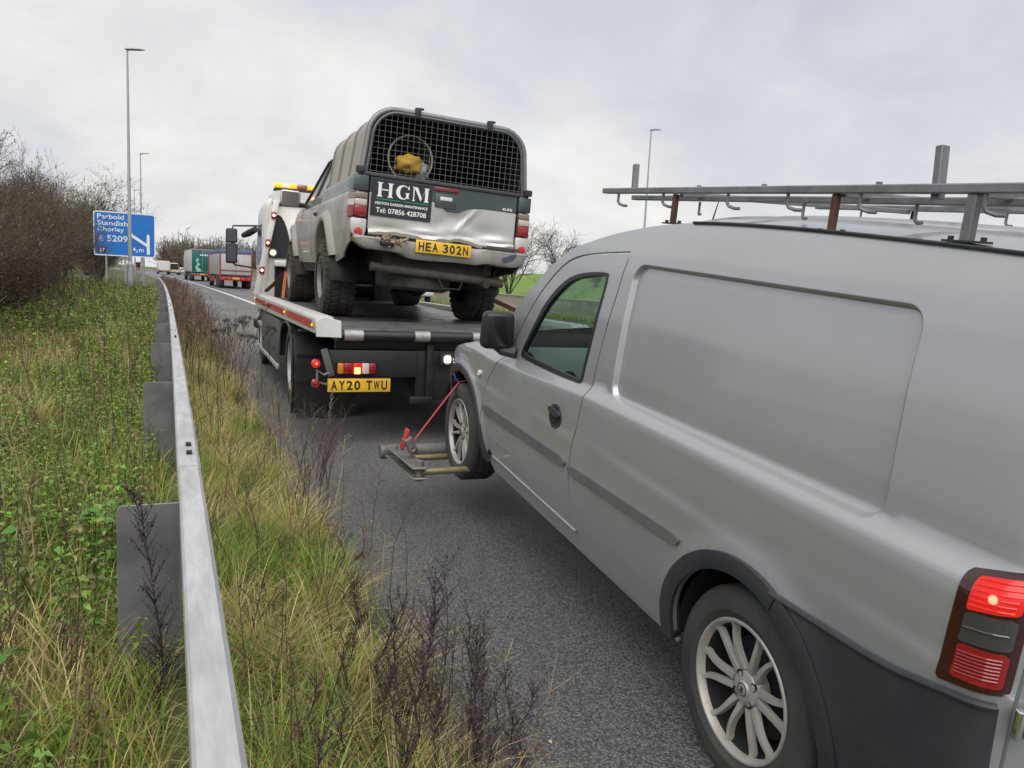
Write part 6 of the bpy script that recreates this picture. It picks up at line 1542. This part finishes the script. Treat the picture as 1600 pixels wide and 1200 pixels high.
def hedge():
    V = []
    specs = [dict(stems=15, h=2.6, spread=.75, lv=(8, 6, 4), r0=.028, leafy=1, leafcol=(.12, .08, .055), tw=.0058, col=(.09, .07, .06), tip=(.17, .125, .105)), dict(stems=17, h=2.8, spread=.6, lv=(8, 6, 4), r0=.026, leafy=0, tw=.0058, col=(.08, .066, .058), tip=(.155, .115, .10)),
             dict(stems=12, h=3.0, spread=.7, lv=(9, 6, 4), r0=.03, leafy=1, leafcol=(.15, .135, .05), tw=.0058, col=(.09, .072, .058), tip=(.17, .13, .105))]
    lab = [('rounded brown bramble shrub in the roadside hedge', 'ruddy'), ]
    for i, s in enumerate(specs): V.append(grow(100 + i, **s))
    rng = random.Random(12); protos = []
    spots = []
    for k in range(15): spots.append((-2.8 - .25 * rng.random() - (.0 if k < 6 else min(1.9, .32 * (k - 5))), 9.6 + 2.1 * k, k % 3, .56 + .043 * k, 'front', k))
    for k in range(9): spots.append((-4.6 - .5 * rng.random(), 12.5 + 3.4 * k, (k + 1) % 3, .74 + .065 * k, 'back', k))
    for k in range(24): spots.append((bend(57 + 6 * k) - (3.6 if k < 3 else 5.2) - .4 * rng.random(), 57 + 6 * k, (k + 2) % 3, (1.55 if k < 3 else 1.3) + .25 * rng.random(), 'far', k))
    lb = {'front': 'bare brown shrub in the front row of the roadside hedge, %s from the near end', 'back': 'taller bare shrub in the back row of the roadside hedge, %s from the near end', 'far': 'bare roadside shrub beyond the blue sign, %s past it'}
    for j, (x, y, v, s, row, kk) in enumerate(spots):
        if j < 3:
            T = woody('hedge_shrub', lb[row] % ORD[kk], 'shrub', V[v], (x, y, gz(x, y) - .05), rng.random() * 6, (s, s, s * 1.0), 'bare shrubs of the roadside hedge'); protos.append((v, T))
        else:
            src = [t for vv, t in protos if vv == v][0]; T = copy_tree(src); T.location = (x, y, gz(x, y) - .05); T.rotation_euler = (0, 0, rng.random() * 6); T.scale = (s, s, s * rng.uniform(.84, 1.14)); put(T, lb[row] % ORD[kk], 'shrub', 'bare shrubs of the roadside hedge')
    # tree rising above the hedge at the edge of the picture
    c = grow(140, stems=3, h=4.6, spread=.35, lv=(9, 7, 5), r0=.07, leafy=1, leafcol=(.11, .08, .05), tw=.006, col=(.10, .085, .07), tip=(.16, .12, .095))
    woody('bare_tree', 'bare twiggy tree rising above the hedge at the picture edge', 'tree', c, (-4.35, 23.5, gz(-4.35, 23.5)), 1.0, (1.05, 1.05, 1.0), 'bare trees')
    # trees on the bank across the motorway
    t1 = grow(150, stems=9, h=6.6, spread=.6, lv=(8, 6, 4), r0=.08, leafy=0, tw=.022, col=(.075, .065, .05), tip=(.115, .09, .075)); t2 = grow(151, stems=4, h=6.0, spread=.6, lv=(8, 6, 4), r0=.08, leafy=2, leafcol=(.075, .055, .035), tw=.018, col=(.06, .05, .04), tip=(.10, .075, .06))
    A_ = woody('bare_tree', 'fan-shaped bare tree on the green bank right behind the pickup', 'tree', t1, (30.9, 71, gz(31.8, 71) + .3), .4, (1., 1., 1.0), 'bare trees')
    B_ = woody('bare_tree', 'rounder bare tree with clinging dark leaves on the green bank', 'tree', t2, (36.0, 70, gz(36.0, 70)), 2.0, (1., 1., .92), 'bare trees')
    for j, (x, y, s, src, lbl) in enumerate(((33.4, 84, .55, A_, 'small bare bush on the bank between the two larger trees'), (38.5, 67, .62, protos[1][1], 'low bare bush on the bank at the edge of the van window'), (41.5, 69, .70, protos[2][1], 'low bare bush on the bank seen through the van window'), (44.5, 70, .62, protos[0][1], 'low bush on the bank seen at the top corner of the van window'))):
        T = copy_tree(src); T.location = (x, y, gz(x, y)); T.rotation_euler = (0, 0, j * 1.9); T.scale = (s, s, s); put(T, lbl, 'tree', 'bare trees')
    # bushes at the foot of the bank trees
    # far wood on the horizon: reads as one mass
    W = Cloud(); r = np.random.RandomState(31)
    for k in range(230):
        y = r.uniform(255, 400); x = r.uniform(-70, 75)
        if bend(y) - 3 < x < bend(y) + 19: continue
        h = r.uniform(8.0, 12.5) * y / 320; m = 46; base = np.array([x, y, 0.]); tp = r.normal(0, 1, (m, 3)) * [h * .22, h * .22, h * .20] + [x, y, h * .66]; st = base + (tp - base) * r.uniform(.25, .6, (m, 1)) * [.35, .35, 1.]
        C = pal([(.105, .085, .068), (.135, .108, .082), (.085, .07, .056), (.13, .125, .07)], [4, 4, 3, 1], m, r); W.stems(st, tp, np.full(m, .16), np.full(m, .05), C)
        a2 = tp + r.normal(0, 1, (m, 3)) * .9 + [0, 0, .7]; W.stems(tp, a2, np.full(m, .10), np.full(m, .03), C); a3 = tp + r.normal(0, 1, (m, 3)) * 1.0 + [0, 0, .4]; W.stems(tp, a3, np.full(m, .10), np.full(m, .03), C)
        W.stems(base[None], base[None] + [[0, 0, h * .6]], [.25], [.12], [[.08, .065, .05]])
    put(W.build('far_wood', MATS['dry_stem']), 'far bare wood along the horizon ahead', 'wood', kind='stuff')
hedge()
# ================================================================== traffic
def lorry(loc, rz, label, w, h, L_, body_m, back_m, low, kind):
    T = thing('articulated_lorry', label, 'lorry', loc, (0, 0, rz), 'lorries in the queue ahead')
    red = mat('chassis_red', (.30, .03, .03), .5, var=.3, scale=4); dk = MATS['dark']
    b = MB(); b.span((-w / 2, 0, low), (w / 2, L_, h)); bd = b.build('trailer_body', body_m, T, bevel=.06)
    for x0, x1 in ((-w / 2 + .06, -.02), (.02, w / 2 - .06)):
        b = MB(); b.span((x0, -.05, low + .08), (x1, -.012, h - (.30 if kind == 'tipper' else .06))); b.build('rear_door', back_m, T, bevel=.015)
    if kind == 'tipper':
        b = MB(); b.span((-w / 2 - .03, -.08, h - .28), (w / 2 + .03, L_, h + .05)); b.build('roll_sheet', mat('sheet_blue', (.10, .13, .24), .6), T, bevel=.05)
        for x in (-w / 2 + .03, w / 2 - .03):
            b = MB(); b.span((x - .05, -.07, low - .1), (x + .05, .02, h)); b.build('corner_post', red, T)
        b = MB(); b.bar((-.1, -.07, h - .4), (.45, -.07, low + .5), .05, .03); b.build('tailgate_strut', mat('strut_grey', (.25, .25, .25), .5), T)
        b = MB(); b.prism([(-.62, 1.75), (-.42, 1.75), (-.50, 2.15)], lambda a, c, t: (a, t, c), -.056, -.052); b.build('hazard_sticker', mat('sticker_yellow', (.6, .42, .05), .5), T)
        b = MB(); b.span((-w / 2, -.09, low + .35), (w / 2, -.06, low + .42)); b.build('cross_rail', red, T)
    else:
        b = MB(); b.span((-w / 2 - .02, -.06, h - .04), (w / 2 + .02, L_ + .02, h + .04)); b.build('roof_trim', mat('trim_pink', (.40, .30, .28), .6), T, bevel=.02)
        pts = [(-.60, 1.1), (-.15, 1.1), (-.15, 1.35), (-.55, 1.7), (-.2, 1.9), (-.55, 2.3), (-.3, 2.45), (-.55, 2.7), (-.75, 2.3), (-.5, 2.05), (-.78, 1.6)]
        b = MB(); b.prism(pts, lambda a, c, t: (a, t, c), -.056, -.052); b.build('door_graphic', mat('graphic_mint', (.25, .48, .40), .5), T, smooth=None)
        b = MB()
        for k in range(7): b.span((-.25 + k * .19, -.056, 2.95), (-.12 + k * .19, -.052, 3.08 + .04 * (k % 2)))
        b.build('door_lettering', MATS['white_print'], T)
    b = MB(); b.span((-w / 2 + .1, .0, low - .35), (w / 2 - .1, L_ - .5, low - .03)); b.build('chassis', dk, T)
    b = MB(); b.span((-w / 2, -.12, .62), (w / 2, .02, .92)); bp = b.build('rear_bumper', red if kind == 'tipper' else mat('bumper_green', (.02, .09, .085), .5), T, bevel=.02)
    for sg in (-1, 1):
        for k, x in enumerate((.95, .72, .52)):
            b = MB(); b.box((sg * x, -.135, .76), (.16, .03, .16)); b.build('tail_light', MATS['red_lit'] if k != 1 else MATS['red_lens'], T, bevel=.01)
        for k in range(3):
            b = MB(); b.cyl((sg * (w / 2 - .38), .9 + k * 1.25, .5), (sg * (w / 2 - .02), .9 + k * 1.25, .5), .5, n=24); b.build('wheel', MATS['tyre'], T, bevel=.04)
        b = MB(); b.cyl((sg * (w / 2 - .38), L_ - .2, .5), (sg * (w / 2 - .02), L_ - .2, .5), .5, n=24); b.build('wheel', MATS['tyre'], T, bevel=.04)
        b = MB(); b.span((sg * (w / 2), 4.6, .45), (sg * (w / 2 - .03), L_ - 1.6, low - .1)); b.build('side_guard', red if kind == 'tipper' else dk, T)
    pl = MB(); pl.box((-.0, -.14, .80), (.55, .02, .14)); pl.build('number_plate', MATS['plate_yellow'], T)
    b = MB(); b.span((-w / 2 + .05, L_ + .4, .6), (w / 2 - .05, L_ + 2.4, min(h, 3.2))); b.build('cab', red if kind == 'tipper' else body_m, T, bevel=.12)
lorry((4.80, 65.2, 0), R(1.7), 'pale grey bulk tipper lorry with red chassis in the queue ahead', 2.42, 3.0, 10.5, mat('tipper_grey', (.40, .38, .37), .5, var=.12, scale=1.5), mat('tipper_back', (.46, .44, .44), .5, var=.15, scale=2), 1.02, 'tipper')
lorry((3.50, 98.2, 0), R(2.5), 'lorry with dark green rear doors and pale sides ahead of the tipper', 2.42, 3.66, 12.0, mat('box_pale', (.52, .52, .53), .5, var=.1, scale=1), mat('door_green', (.010, .12, .115), .35, var=.25, scale=1.2), 1.05, 'box')

def small_vehicle(name, label, loc, rz, L_, w, h, m_, kind, group='vehicles in the queue ahead'):
    T = thing(name, label, name.split('_')[-1] if name != 'box_van' else 'van', loc, (0, 0, rz), group)
    if kind == 'box':
        b = MB(); b.span((-w / 2, 0, .75), (w / 2, L_ * .68, h)); b.build('box_body', m_, T, bevel=.04)
        b = MB(); b.span((-w / 2 + .1, L_ * .70, .4), (w / 2 - .1, L_, h * .78)); b.build('cab', m_, T, bevel=.12)
        b = MB(); b.span((-w / 2 + .06, -.02, .95), (w / 2 - .06, -.005, h - .08)); b.build('rear_shutter', mat('shutter_pale', (.58, .58, .57), .5), T)
    else:
        low = [(0, .45), (-.04, .62), (-.02, .95), (L_ * .80, 1.0), (L_, .78), (L_ + .02, .4), (L_ * .5, .3)]
        b = MB(); b.prism(low, lambda a, c, t: (t, a, c), -w / 2, w / 2); b.build('body', m_, T, bevel=.08)
        gr = [(.02, .95), (.14 if kind == 'car' else .05, h - .04), (.4, h), (L_ * .55, h), (L_ * .78, 1.0)]
        b = MB(); b.loft([[(s * (w / 2 - .06 - max(0, z - 1.0) * .16), y, z) for y, z in gr] for s in (-1, 1)]); gh = b.build('greenhouse', m_, T, bevel=.06)
        b = MB(); b.add([(-w / 2 + .2, -.0 + .02, 1.05), (w / 2 - .2, .02, 1.05), (w / 2 - .26, .10 if kind == 'car' else .035, h - .14), (-w / 2 + .26, .10 if kind == 'car' else .035, h - .14)], [(0, 1, 2, 3)])
        for v in range(4): b.v[v] = (b.v[v][0], b.v[v][1] - .03, b.v[v][2])
        b.build('rear_window', MATS['black_gloss'], T)
        for sg in (-1, 1):
            b = MB(); b.add([(sg * (w / 2 - .045), .35, 1.03), (sg * (w / 2 - .045 - (h - 1.15) * .16), .5, h - .12), (sg * (w / 2 - .045 - (h - 1.15) * .16), L_ * .55, h - .12), (sg * (w / 2 - .045), L_ * .72, 1.03)], [(0, 1, 2, 3)]); b.build('side_window', MATS['black_gloss'], T)
    for sg in (-1, 1):
        b = MB(); b.box((sg * (w / 2 - .14), -.045, .85), (.16, .03, .22)); b.build('tail_light', MATS['red_lit'], T, bevel=.01)
        for y in (L_ * .18, L_ * .80):
            b = MB(); b.cyl((sg * (w / 2 - .22), y, .32), (sg * (w / 2 - .01), y, .32), .32, n=20); b.build('wheel', MATS['tyre'], T, bevel=.03)
    pl = MB(); pl.box((0, -.06, .62), (.5, .02, .11)); pl.build('number_plate', MATS['plate_yellow'], T)
whitev = mat('vehicle_white', (.66, .66, .64), .35, coat=.3)
def on_curve(y, u): return (bend(y) + u, y, 0)
small_vehicle('box_van', 'white box van far ahead left of the green-doored lorry', on_curve(168, 5.2), R(4.2), 5.4, 2.1, 2.65, whitev, 'box')
small_vehicle('delivery_van', 'white van with yellowish rear far ahead beside the box van', on_curve(172, 7.4), R(4.2), 5.0, 1.9, 2.35, mat('van_cream', (.62, .56, .42), .4), 'van')
small_vehicle('estate_car', 'pale car far ahead at the head of the queue', on_curve(176, 9.6), R(4.2), 4.5, 1.75, 1.5, whitev, 'car')
small_vehicle('panel_van_far', 'distant red van rounding the bend ahead', on_curve(215, 3.0), R(5), 5.2, 1.95, 2.4, mat('van_red', (.35, .05, .04), .4), 'van')
small_vehicle('saloon_car', 'white car on the carriageway glimpsed beneath the pickup', (13.6, 44.5, 0), R(1), 4.3, 1.75, 1.45, whitev, 'car', 'vehicles in the running lanes')
# weeds along the foot of the central wall
def wall_weeds():
    rng = np.random.RandomState(6); G = Cloud(); n = 5000; y = rng.uniform(18, 60, n); x = 16.1 - np.abs(rng.normal(0, .14, n)) + BEND(y); P = np.stack([x, y, np.full(n, -.01)], -1)
    G.blades(P, rng.uniform(.08, .32, n), rng.uniform(.02, .04, n), rng.uniform(0, 6.28, n), rng.uniform(.2, .9, n), pal([GREEN, YEL, STRAW], [4, 3, 2], n, rng), rng)
    put(G.build('wall_weeds', MATS['blade']), 'grass and weeds along the foot of the central wall', 'grass', kind='stuff')
wall_weeds()

def debris():
    rng = random.Random(21); b = MB()
    for k in range(9):
        b.box((rng.uniform(-.07, .07), rng.uniform(-.02, .02), .006 + .008 * rng.random()), (rng.uniform(.02, .06), rng.uniform(.008, .02), rng.uniform(.004, .014)), rot=(rng.uniform(-.4, .4), rng.uniform(-.4, .4), rng.uniform(-1, 1)))
    o = b.build('road_debris', mat('debris_dark', (.05, .035, .025), .9, var=.4, scale=40), smooth=None); o.location = (.80, 3.70, .002); put(o, 'dark scrap of debris lying at the edge of the tarmac', 'debris')
debris()
